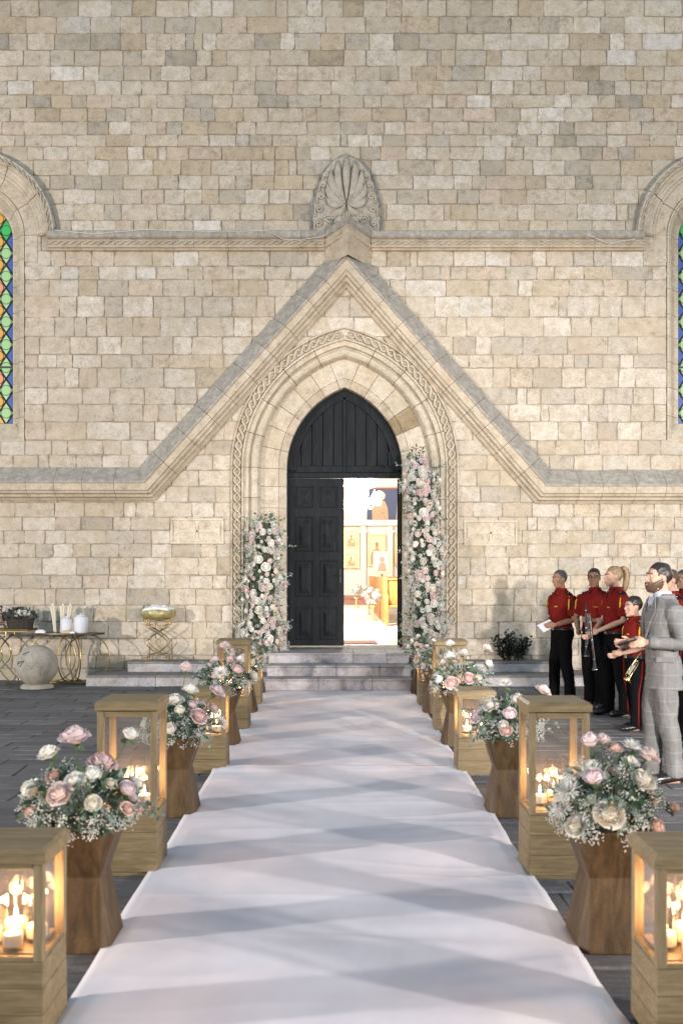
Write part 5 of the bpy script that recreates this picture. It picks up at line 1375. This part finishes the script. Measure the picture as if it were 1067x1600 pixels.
def head_prims(mb, T, fem=False, sc=1.0):
    def A(f):
        t = MB(); f(t); mb.add([T @ (Vector(p)*sc) for p in t.v], t.f)
    A(lambda t: t.ell((0, -.014, .032), (.074, .094, .088), 20, 14))
    j = .92 if fem else 1.0
    A(lambda t: t.rings([oval(z, rx*j, ry, cy, n=18) for z, rx, ry, cy in ((.07, .058, .070, .010), (.035, .069, .082, .008), (0, .068, .084, .010), (-.035, .063, .079, .014), (-.065, .055, .068, .022), (-.09, .044, .050, .034), (-.108, .028, .030, .048), (-.116, .012, .014, .054))]))
    A(lambda t: t.tube([(0, .088, .022), (0, .100, .0), (0, .113, -.022), (0, .105, -.034)], [.007, .009, .0115, .009], 8))
    for sx in (-1, 1):
        A(lambda t: t.tube([(0, .090, .030), (sx*.028, .088, .033), (sx*.055, .066, .026)], [.008, .009, .007], 8))
        A(lambda t: t.ell((sx*.040, .070, -.022), (.022, .020, .02), 10, 7)); A(lambda t: t.ell((sx*.011, .103, -.031), (.0075, .009, .007), 8, 6))
        A(lambda t: t.ell((sx*.072, -.006, .0), (.010, .021, .033), 10, 8))
    A(lambda t: t.tube([(-.022, .090, -.060), (0, .1, -.057), (.022, .090, -.060)], [.004, .008, .004], 8)); A(lambda t: t.tube([(-.019, .089, -.070), (0, .097, -.071), (.019, .089, -.070)], [.004, .008, .004], 8))
    A(lambda t: t.ell((0, .080, -.098), (.018, .016, .014), 10, 7))
    if not fem: A(lambda t: t.tube([(-.05, .02, -.085), (0, .085, -.108), (.05, .02, -.085)], [.018, .012, .018], 8))
def face_parts(P, T, hairmat, sc=1.0):
    m = MB(); m.ell((0, 0, 0), (.0115, .0115, .0115), 10, 8, 0); m.ell((0, .0065, 0), (.0062, .0062, .0062), 8, 6, 1); me = m.mesh('eye', [M_eyew, M_iris], True)
    for sx in (-1, 1):
        o = obj('eye', me, P); o.matrix_local = T @ Matrix.Translation(Vector((sx*.031, .0775, .008))*sc) @ Matrix.Scale(sc, 4)
        b = MB(); b.tube([T @ (Vector(p)*sc) for p in ((sx*.014, .0975, .027), (sx*.032, .0945, .033), (sx*.050, .078, .027))], .0042*sc, 6); b.build('eyebrow', hairmat, P)
    b = MB(); b.tube([T @ (Vector(p)*sc) for p in ((-.021, .0925, -.0635), (0, .1055, -.063), (.021, .0925, -.0635))], [.003*sc, .0055*sc, .003*sc], 6); b.build('lips', M_lip, P)
def hair(P, T, mat, style, sc=1.0, seed=1):
    r = rnd(seed); m = MB(); m.ell((0, -.014, .032), (.0795, .1005, .0945), 56, 38)
    def line(y, x):
        fr = .078 if style != 'receding' else .100
        pts = [(-.2, -.070), (-.09, -.066), (-.05, -.045), (-.02, .018), (.02, .022), (.035, -.004 if style != 'fem' else .03), (.05, .045), (.075, fr), (.2, fr)]
        for (a, b), (c, d) in zip(pts, pts[1:]):
            if a <= y <= c: return b+(d-b)*(y-a)/(c-a)
        return .1
    keep = [f for f in m.f if all(m.v[i][2] > line(m.v[i][1], m.v[i][0])-.004+.010*noise.noise(Vector(m.v[i])*45) for i in f)]
    out = []
    for (x, y, z) in m.v:
        q = Vector((x, y, z)); n = (q-Vector((0, -.014, .03))).normalized(); k = .005*noise.noise(Vector((q.x*70, q.y*25, q.z*25)))+.005*noise.noise(q*22)
        if style == 'full' and z > .03: k += .008
        out.append(T @ ((q+n*k)*sc))
    h = MB(); h.add(out, keep); o = h.build('hair', mat, P, True); sol = o.modifiers.new('thickness', 'SOLIDIFY'); sol.thickness = .008*sc; sol.offset = -1
    return o
BELT_Z = .985
def person(label, loc, rz, Ht, skin, hairm, arms, yaw=0.0, pitch=0.0, fem=False, style='short', dress='band', voxel=.0075, stance=.10, seed=1, build=1.0):
    s = Ht/1.75; P = empty('person', (loc[0], loc[1], 0), math.radians(rz), label=label, cat='person', group=None)
    wd = (.90 if fem else 1.0)*build
    sh = .178*wd; TS = [(.84, .150, .105, -.005), (.93, .168 if not fem else .175, .118, -.01), (1.03, .150*wd, .108, .0), (1.13, .150*wd, .112, .01), (1.24, .168*wd, .122, .012), (1.33, .178*wd, .120, .006), (1.40, .168*wd, .100, -.006), (1.45, .105*wd, .075, -.014), (1.475, .062, .060, -.010)]
    S3 = lambda p: Vector(p)*s
    T = Matrix.Translation(S3((0, .030, 1.622))) @ Matrix.Rotation(math.radians(yaw), 4, 'Z') @ Matrix.Rotation(math.radians(pitch), 4, 'X'); hs = s*((.965 if dress == 'suit' else 1.0) if Ht > 1.5 else 1.10)
    b = MB(); b.rings([[tuple(S3(p)) for p in oval(z, rx*.90, ry*.90, cy)] for z, rx, ry, cy in TS])
    b.tube([S3((0, -.012, 1.42)), S3((0, .0, 1.50)), S3((0, .018, 1.575))], [.062*s, .054*s if not fem else .047*s, .052*s if not fem else .045*s], 14)
    head_prims(b, T, fem, hs)
    for sx, (el, wr, hd, th, cu) in zip((-1, 1), arms):
        b.tube([S3((sx*sh*.80, -.006, 1.375)), S3((sx*sh*1.05, -.008, 1.350)), S3(Vector((sx*sh*1.08, -.01, 1.345)).lerp(Vector(el), .5)), S3(el), S3(Vector(el).lerp(Vector(wr), .35)), S3(wr)], [.044*s, .048*s*wd, .045*s*wd, .040*s*wd, .039*s*wd, .026*s*wd], 12)
        hand(b, S3(wr), hd, th, cu, s*(.93 if fem else 1.0))
    hipx = .088
    for sx in (-1, 1):
        kx = stance*.95; fy = .05*sx*(1 if seed % 2 else -1)
        b.tube([S3((sx*hipx, 0, .90)), S3((sx*hipx, .01, .70)), S3((sx*kx, .02+fy*.5, .49)), S3((sx*stance, -.005+fy, .30)), S3((sx*stance, -.02+fy, .07))], [.088*s, .078*s, .055*s, .052*s, .036*s], 12)
        b.tube([S3((sx*stance, -.05+fy, .035)), S3((sx*stance, .13+fy, .03))], [.035*s, .03*s], 8)
    remesh(b, voxel*s**.5, 'body', skin, P, 2)
    face_parts(P, T, hairm if hairm is not M_hairB else M_hairBr, hs); hair(P, T, hairm, style, hs, seed)
    # shoes
    for sx in (-1, 1):
        fy = .05*sx*(1 if seed % 2 else -1)
        m = MB(); m.tube([S3((sx*stance, -.085+fy, .045)), S3((sx*stance, -.03+fy, .055)), S3((sx*stance*1.02, .06+fy, .048)), S3((sx*stance*1.05, .14+fy, .038)), S3((sx*stance*1.06, .185+fy, .03))], [.036*s, .043*s, .043*s, .042*s, .022*s], 12)
        m.v = [(x, y, max(0.0, z if z < .05*s else .05*s+(z-.05*s)*1.0)) for x, y, z in m.v]; m.build('shoe', M_shoe, P, True)
    suit = dress == 'suit'; tm = M_suit if suit else M_blacktr
    q = MB(); q.rings([[tuple(S3(p)) for p in oval(z, rx, ry, cy)] for z, rx, ry, cy in ((.80, .16, .115, -.01), (.88, .178, .128, -.012), (.95, .172*wd, .124, -.01), (1.01, .158*wd, .117, .0))])
    for sx in (-1, 1):
        fy = .05*sx*(1 if seed % 2 else -1); k = .98 if suit else 1.0
        q.tube([S3((sx*hipx, -.005, .90)), S3((sx*hipx, .005, .72)), S3((sx*stance*.95, .015+fy*.5, .49)), S3((sx*stance, -.01+fy, .26)), S3((sx*stance*1.02, -.01+fy, .055))], [.098*s*k, .094*s*k, .079*s*k, .073*s*k, .072*s*k], 14)
    def ft(c):
        z = c.z/s; return (.011*noise.noise(Vector((c.x*9, c.y*9, c.z*6)))+.013*noise.noise(Vector((c.x*6, c.y*6, c.z*22)))*max(0, (.35-z)*2.6)+.004*noise.noise(c*30))*s
    remesh(q, .011, 'trousers', tm, P, 3, ft)
    # upper garment
    g = MB(); ex = .010
    if suit:
        TJ = [(z, rx*.93, ry*.95, cy) for z, rx, ry, cy in ((.74, .192, .136, -.012), (.80, .188, .134, -.012), (.90, .182, .130, -.012), (1.02, .166, .122, .0), (1.13, .168, .126, .01), (1.24, .184, .136, .012), (1.33, .196, .134, .006), (1.40, .186, .115, -.006), (1.445, .125, .092, -.016), (1.47, .086, .078, -.014))]
    else:
        TJ = [(.955, .176*wd, .128, -.006), (1.0, .168*wd, .122, .0)]+[(z, rx+ex, ry+ex+.004, cy) for z, rx, ry, cy in TS if 1.02 < z < 1.46]+[(1.468, .078, .072, -.012)]
    g.rings([[tuple(S3(p)) for p in oval(z, rx, ry, cy)] for z, rx, ry, cy in TJ])
    for sx, (el, wr, hd, th, cu) in zip((-1, 1), arms):
        e = Vector(el); w_ = Vector(wr); a = Vector((sx*sh*1.08, -.008, 1.37))
        if suit: g.tube([S3((sx*sh*.7, -.006, 1.385)), S3(a), S3(a.lerp(e, .5)), S3(e), S3(e.lerp(w_, .4)), S3(e.lerp(w_, .93))], [.06*s, .072*s, .066*s, .060*s, .054*s, .042*s], 14)
        else: g.tube([S3((sx*sh*.7, -.006, 1.385)), S3(a), S3(a.lerp(e, .45)), S3(a.lerp(e, .84))], [.055*s, .066*s, .066*s, .066*s], 14)
    def fs(c):
        z = c.z/s; return (.010*noise.noise(Vector((c.x*7, c.y*7, c.z*11)))+.007*noise.noise(Vector((c.x*13+c.z*10, c.y*13, c.z*15))))*s
    top = remesh(g, .0095, 'jacket' if suit else 'shirt', M_suit if suit else M_redshirt, P, 3, fs)
    ctr = S3((0, .0, 0))
    def band(name, zs, mat, parent=P):
        m = MB(); m.rings([[tuple(S3(p)) for p in oval(z, rx, ry, cy, n=28)] for z, rx, ry, cy in zs], cap=False); o = m.build(name, mat, parent, True); sd = o.modifiers.new('t', 'SOLIDIFY'); sd.thickness = .004; return o
    if suit:
        band('shirt_collar', ((1.455, .074, .075, -.008), (1.50, .066, .066, .0), (1.515, .066, .065, .004)), M_bluesh); band('jacket_collar', ((1.43, .120, .098, -.014), (1.475, .084, .082, -.016), (1.495, .078, .076, -.016)), M_suit)
        for sx in (-1, 1):
            m = MB(); m.add([S3(p) for p in ((sx*.055, .080, 1.475), (sx*.115, .105, 1.37), (sx*.085, .138, 1.27), (sx*.012, .146, 1.12), (sx*.03, .139, 1.28))], [(0, 1, 2, 3, 4)]); o = m.build('lapel', M_suit, P); sd = o.modifiers.new('t', 'SOLIDIFY'); sd.thickness = .008; sd.offset = 1
            m = MB(); m.box(-.075*s, .075*s, -.004, .004, -.02, .02); o = m.build('pocket_flap', M_suit, P); o.location = S3((sx*.172, .045, .985)); o.rotation_euler = (0, 0, sx*-1.15)
        m = MB(); m.add([S3(p) for p in ((-.05, .085, 1.47), (.05, .085, 1.47), (0, .142, 1.24))], [(0, 1, 2)]); m.build('shirt_front', M_bluesh, P)
        RB = [(-.004, .0725, .078, .010), (-.035, .067, .085, .016), (-.065, .060, .076, .024), (-.092, .049, .058, .036), (-.112, .032, .036, .050), (-.122, .012, .014, .056)]; RR = []
        for (a, b) in zip(RB, RB[1:]):
            for q in range(4): RR.append(tuple(x+(y-x)*q/4 for x, y in zip(a, b)))
        bd = MB(); bd.rings([oval(z, rx, ry, cy, n=48) for z, rx, ry, cy in RR+[RB[-1]]]); kf = []
        V = bd.v
        for f in bd.f:
            if len(f) == 4 and all(V[i][1] > -.016 and V[i][2] < (.004-.75*max(0, V[i][1]-.004) if V[i][1] < .075 else -.040) and not (V[i][1] > .080 and -.071 < V[i][2] < -.056 and abs(V[i][0]) < .024) for i in f): kf.append(f)
        b2 = MB(); b2.add([T @ (Vector((x*1.015, y*1.02+.002*noise.noise(Vector((x, y, z))*90), z))*hs) for x, y, z in V], kf); o = b2.build('beard', M_hairBr, P, True); sd = o.modifiers.new('t', 'SOLIDIFY'); sd.thickness = .007
    else:
        band('collar', ((1.45, .086, .080, -.010), (1.485, .068, .066, -.002), (1.505, .066, .064, .004)), M_redshirt)
        for sx in (-1, 1):
            m = MB(); m.add([S3(p) for p in ((sx*.012, .066, 1.492), (sx*.060, .050, 1.492), (sx*.072, .092, 1.425), (sx*.028, .110, 1.432))], [(0, 1, 2, 3)]); o = m.build('collar_point', M_redshirt, P); sd = o.modifiers.new('t', 'SOLIDIFY'); sd.thickness = .005
            m = MB(); m.ell((0, 0, 0), (.062*s, .042*s, .012*s), 14, 8); o = m.build('epaulette', M_navy, P, True); o.location = S3((sx*sh*.80, -.012, 1.437)); o.rotation_euler = (0, sx*.42, 0)
            m = MB(); a = Vector((sx*sh*1.16, .03, 1.40)); m.tube([S3(a), S3(a+Vector((sx*.028, .028, -.08))), S3(a+Vector((sx*.03, .03, -.17)))], .0115*s, 6); m.build('braid', M_yel, P, True)
            m = MB(); a = Vector((sx*sh*1.20, -.045, 1.40)); m.tube([S3(a), S3(a+Vector((sx*.03, -.01, -.07))), S3(a+Vector((sx*.035, -.01, -.15)))], .0095*s, 6); m.build('braid', M_yel, P, True)
            m = MB(); m.ell(S3((sx*sh*.92, .022, 1.443)), (.011, .011, .008), 8, 6); m.build('epaulette_button', M_brass, P, True)
        m = MB()                        # small embroidered lettering, too fine to read
        for k in range(5): m.tube([S3((-.105+.016*k, .137, 1.262+.004*math.sin(k*2))), S3((-.098+.016*k, .139, 1.272)), S3((-.092+.016*k, .139, 1.260))], .0032, 4)
        m.build('embroidery', M_yel, P)
        m = MB(); m.box(-.013*s, .013*s, 0, .006, 0, .44*s); o = m.build('placket', M_redshirt, P); o.location = S3((0, .131, .975)); o.rotation_euler = (0.02, 0, 0)
        band('belt', ((.955, .181*wd, .133, -.006), (.99, .175*wd, .128, -.002)), M_shoe); m = MB(); m.box(-.022, .022, 0, .008, -.018, .018, .003); o = m.build('belt_buckle', M_silver, P); o.location = S3((0, .129, .972))
        if fem or seed in (2, 4):
            for sx in (-1, 1): m = MB(); fy = .05*sx*(1 if seed % 2 else -1); m.tube([S3((sx*.185, -.01, .92)), S3((sx*.182, .0, .72)), S3((sx*(stance+.080), .015+fy*.5, .49)), S3((sx*(stance+.074), -.01+fy, .26)), S3((sx*(stance+.074), -.01+fy, .07))], .012*s, 6); m.build('trouser_stripe', M_redshirt, P, True)
    return P, T, hs
def clarinet(label, loc, d):
    C = empty('clarinet', loc, label=label, cat='clarinet', group='clarinets of the band'); d = Vector(d).normalized(); C.rotation_euler = d.to_track_quat('Z', 'Y').to_euler()
    m = MB(); m.lathe([(.006, 0), (.010, .06), (.014, .09), (.0135, .30), (.0145, .31), (.014, .54), (.018, .58), (.034, .65), (.032, .65), (.01, .56)], 14); m.build('clarinet_body', M_ebony, C, 40)
    for z in (.095, .30, .315, .53, .645):
        m = MB(); m.lathe([(.0155, z-.006), (.0165, z), (.0155, z+.006)] if z < .6 else [(.0335, z-.004), (.0352, z), (.0335, z+.005)], 14); m.build('ferrule', M_silver, C, True)
    for k in range(9):
        m = MB(); z = .14+k*.042; m.lathe([(.008, 0), (.0085, .003), (.002, .005)], 8, (0, 0, 0)); o = m.build('key', M_silver, C); o.location = (.0145, .003*(k % 3-1), z); o.rotation_euler = (0, PI/2, 0)
    m = MB(); m.tube([(.016, .008, .13), (.018, .009, .3), (.016, .008, .5)], .0028, 5); m.build('key_rod', M_silver, C)
def people():
    dn = lambda *a: a
    # arms: (elbow, wrist, finger direction, thumb side, curl) for the left (x<0) then the right
    p1, T, h = person('man in red shirt and black trousers standing nearest the church door', (2.86, 12.76), 112, 1.70, M_skA, M_hairG,
        (((-.245, -.03, 1.10), (-.15, .20, 1.03), (.55, .8, -.1), (.2, .1, 1), .7), ((.245, -.02, 1.10), (.10, .21, 1.02), (-.6, .75, -.1), (-.2, .1, 1), .8)), yaw=10, style='receding', seed=1, build=1.08)
    m = MB(); m.add([(-.10, -.07, 0), (.10, -.07, .004), (.10, .07, 0), (-.10, .07, .006)], [(0, 1, 2, 3)]); o = m.build('sheet_of_paper', M_paper); sd = o.modifiers.new('t', 'SOLIDIFY'); sd.thickness = .0015
    o.location = (2.64, 12.62, .985); o.rotation_euler = (math.radians(38), math.radians(-22), math.radians(20)); tag(o, 'white sheet of paper held at the belt of the man nearest the door', 'paper')
    p2, T, h = person('man with glasses in a red shirt holding a clarinet, turned to the camera', (3.16, 12.25), 138, 1.72, M_skA, M_hairD,
        (((-.26, .02, 1.12), (-.10, .25, 1.10), (.7, .6, .1), (.1, .2, 1), 1.0), ((.25, .02, 1.12), (.09, .26, .96), (-.6, .7, 0), (0, .2, 1), 1.0)), yaw=22, style='short', seed=2)
    g = MB()
    for sx in (-1, 1): g.tube([T @ (Vector((sx*.032+.020*math.cos(a*PI/8), .100-.004*abs(math.cos(a*PI/8)), .006+.015*math.sin(a*PI/8)))*h) for a in range(16)], .0022, 5, closed=True); g.tube([T @ (Vector(q)*h) for q in ((sx*.052, .096, .008), (sx*.074, .05, .01), (sx*.078, -.005, .008))], .002, 5)
    g.tube([T @ (Vector(q)*h) for q in ((-.012, .101, .008), (.012, .101, .008))], .0022, 5)
    g.v = [tuple(p2.matrix_local @ Vector(p)) if False else p for p in g.v]; g.build('glasses', M_ebony, p2)
    p3, T, h = person('woman with a blond ponytail in a red shirt holding a clarinet', (3.22, 11.55), 102, 1.74, M_skB, M_hairB,
        (((-.235, .03, 1.12), (-.09, .27, 1.00), (.5, .8, -.35), (.3, .1, 1), 1.0), ((.225, .04, 1.12), (.05, .29, .94), (-.4, .85, -.2), (-.2, .1, 1), 1.0)), yaw=-4, fem=True, style='fem', seed=3)
    pt = MB(); K = [(0, -.088, .088), (0, -.118, .100), (0, -.150, .075), (0, -.165, .01), (.004, -.155, -.07), (.006, -.138, -.15), (.004, -.125, -.20)]
    pt.tube([T @ (Vector(q)*h) for q in K], [.020*h, .030*h, .036*h, .040*h, .038*h, .026*h, .006*h], 14)
    pt.v = [tuple(Vector(p)+Vector((1, 1, .3))*(.006*noise.noise(Vector((p[0]*70, p[1]*70, p[2]*12))))) for p in pt.v]; pt.build('ponytail', M_hairB, p3, True)
    m = MB(); m.tube([T @ (Vector((.021*math.cos(a*PI/6), -.094+.006*math.sin(a*PI/6), .09+.021*math.sin(a*PI/6)))*h) for a in range(12)], .005, 6, closed=True); m.build('hair_tie', M_ebony, p3)
    p4, T, h = person('boy in a red shirt standing beside the man in the grey suit', (3.13, 10.5), 100, 1.40, M_skB, M_hairD,
        (((-.235, .02, 1.10), (-.09, .22, 1.02), (.5, .8, 0), (.2, .1, 1), .9), ((.235, .02, 1.10), (.06, .24, .98), (-.5, .8, 0), (-.2, .1, 1), .9)), yaw=6, style='full', seed=4)
    p5, T, h = person('bearded man in a light grey checked suit facing the aisle', (2.56, 7.87), 97, 1.745, M_skB, M_hairD,
        (((-.262, -.06, 1.10), (-.185, .215, 1.125), (.35, .95, -.12), (.25, .0, 1), .75), ((.25, .0, 1.10), (.05, .24, 1.10), (-.35, .9, 0), (-.2, .1, 1), .8)), yaw=2, pitch=3, style='short', dress='suit', voxel=.0065, seed=5, stance=.078, build=.95)
    m = MB(); m.box(-.036, .036, -.0045, .0045, -.075, .075, .004); o = m.build('phone', M_ebony); tag(o, 'black phone held in the hand of the man in the grey suit', 'phone')
    o.location = (2.235, 7.70, 1.115); o.rotation_euler = (math.radians(72), math.radians(15), math.radians(70))
    person('dark-haired woman in red at the right edge behind the suited man', (3.36, 9.35), 95, 1.70, M_skA, M_hairD,
        (((-.24, .0, 1.10), (-.12, .22, 1.05), (.5, .8, 0), (.2, .1, 1), .8), ((.24, .0, 1.10), (.1, .22, 1.05), (-.5, .8, 0), (-.2, .1, 1), .8)), yaw=0, fem=True, style='fem', seed=7)
    person('person in red almost hidden behind the head of the suited man', (3.60, 10.75), 100, 1.70, M_skB, M_hairBr,
        (((-.24, .0, 1.10), (-.2, .1, .88), (0, .2, -1), (0, 1, 0), .3), ((.24, .0, 1.10), (.2, .1, .88), (0, .2, -1), (0, 1, 0), .3)), yaw=8, fem=True, style='fem', seed=8)
    clarinet('clarinet held by the man with glasses', (2.99, 12.0, 1.30), (-.02, -.08, -1)); clarinet('clarinet held slanting by the woman with the ponytail', (2.88, 11.42, 1.19), (.10, -.02, -1))
    # small brass cornet at the boy's side
    T_ = empty('cornet', (2.98, 10.22, .66), label='small brass cornet hanging at the side of the boy', cat='cornet'); T_.rotation_euler = (.3, .5, .4)
    m = MB(); m.tube([(0, 0, .22), (0, 0, .05), (.0, 0, -.05), (.03, 0, -.08), (.06, 0, -.05), (.06, 0, .10), (.03, 0, .13), (.0, 0, .10)], .006, 8); m.build('tubing', M_brass, T_, True)
    m = MB(); m.lathe([(.006, 0), (.009, .06), (.018, .10), (.05, .135), (.048, .135), (.015, .10)], 18); m.v = [(x+.06, y, .03-z) for x, y, z in m.v]; m.build('bell', M_brass, T_, True)
    for k in range(3): m = MB(); m.lathe([(.009, -.04), (.009, .07), (.003, .072), (.003, .095), (.008, .096), (.008, .1)], 10, (.02+.0*k, .022*k-.02, 0)); m.build('valve', M_silver, T_, 40)
    return [p1, p2, p3, p4]
ROSTER = people()
def unseen_band():
    """unseen band copies, added beyond the picture's edge to keep the lamp on that side off the wall foot"""
    k = 0
    for x, y, rz, src in ((4.25, 12.2, 105, 0), (4.05, 10.9, 98, 1), (4.75, 11.6, 110, 3), (5.4, 11.0, 100, 0), (4.5, 9.2, 95, 3), (5.3, 9.9, 104, 1)):
        o = ROSTER[src].copy(); COL.objects.link(o); o.location = (x, y, 0); o.rotation_euler = (0, 0, math.radians(rz)); k += 1
        o['label'] = 'unseen band member in red added beyond the edge of the picture, '+('first', 'second', 'third', 'fourth', 'fifth', 'sixth')[k-1]+' from the front row'
        for ch in ROSTER[src].children: c = ch.copy(); COL.objects.link(c); c.parent = o
unseen_band()
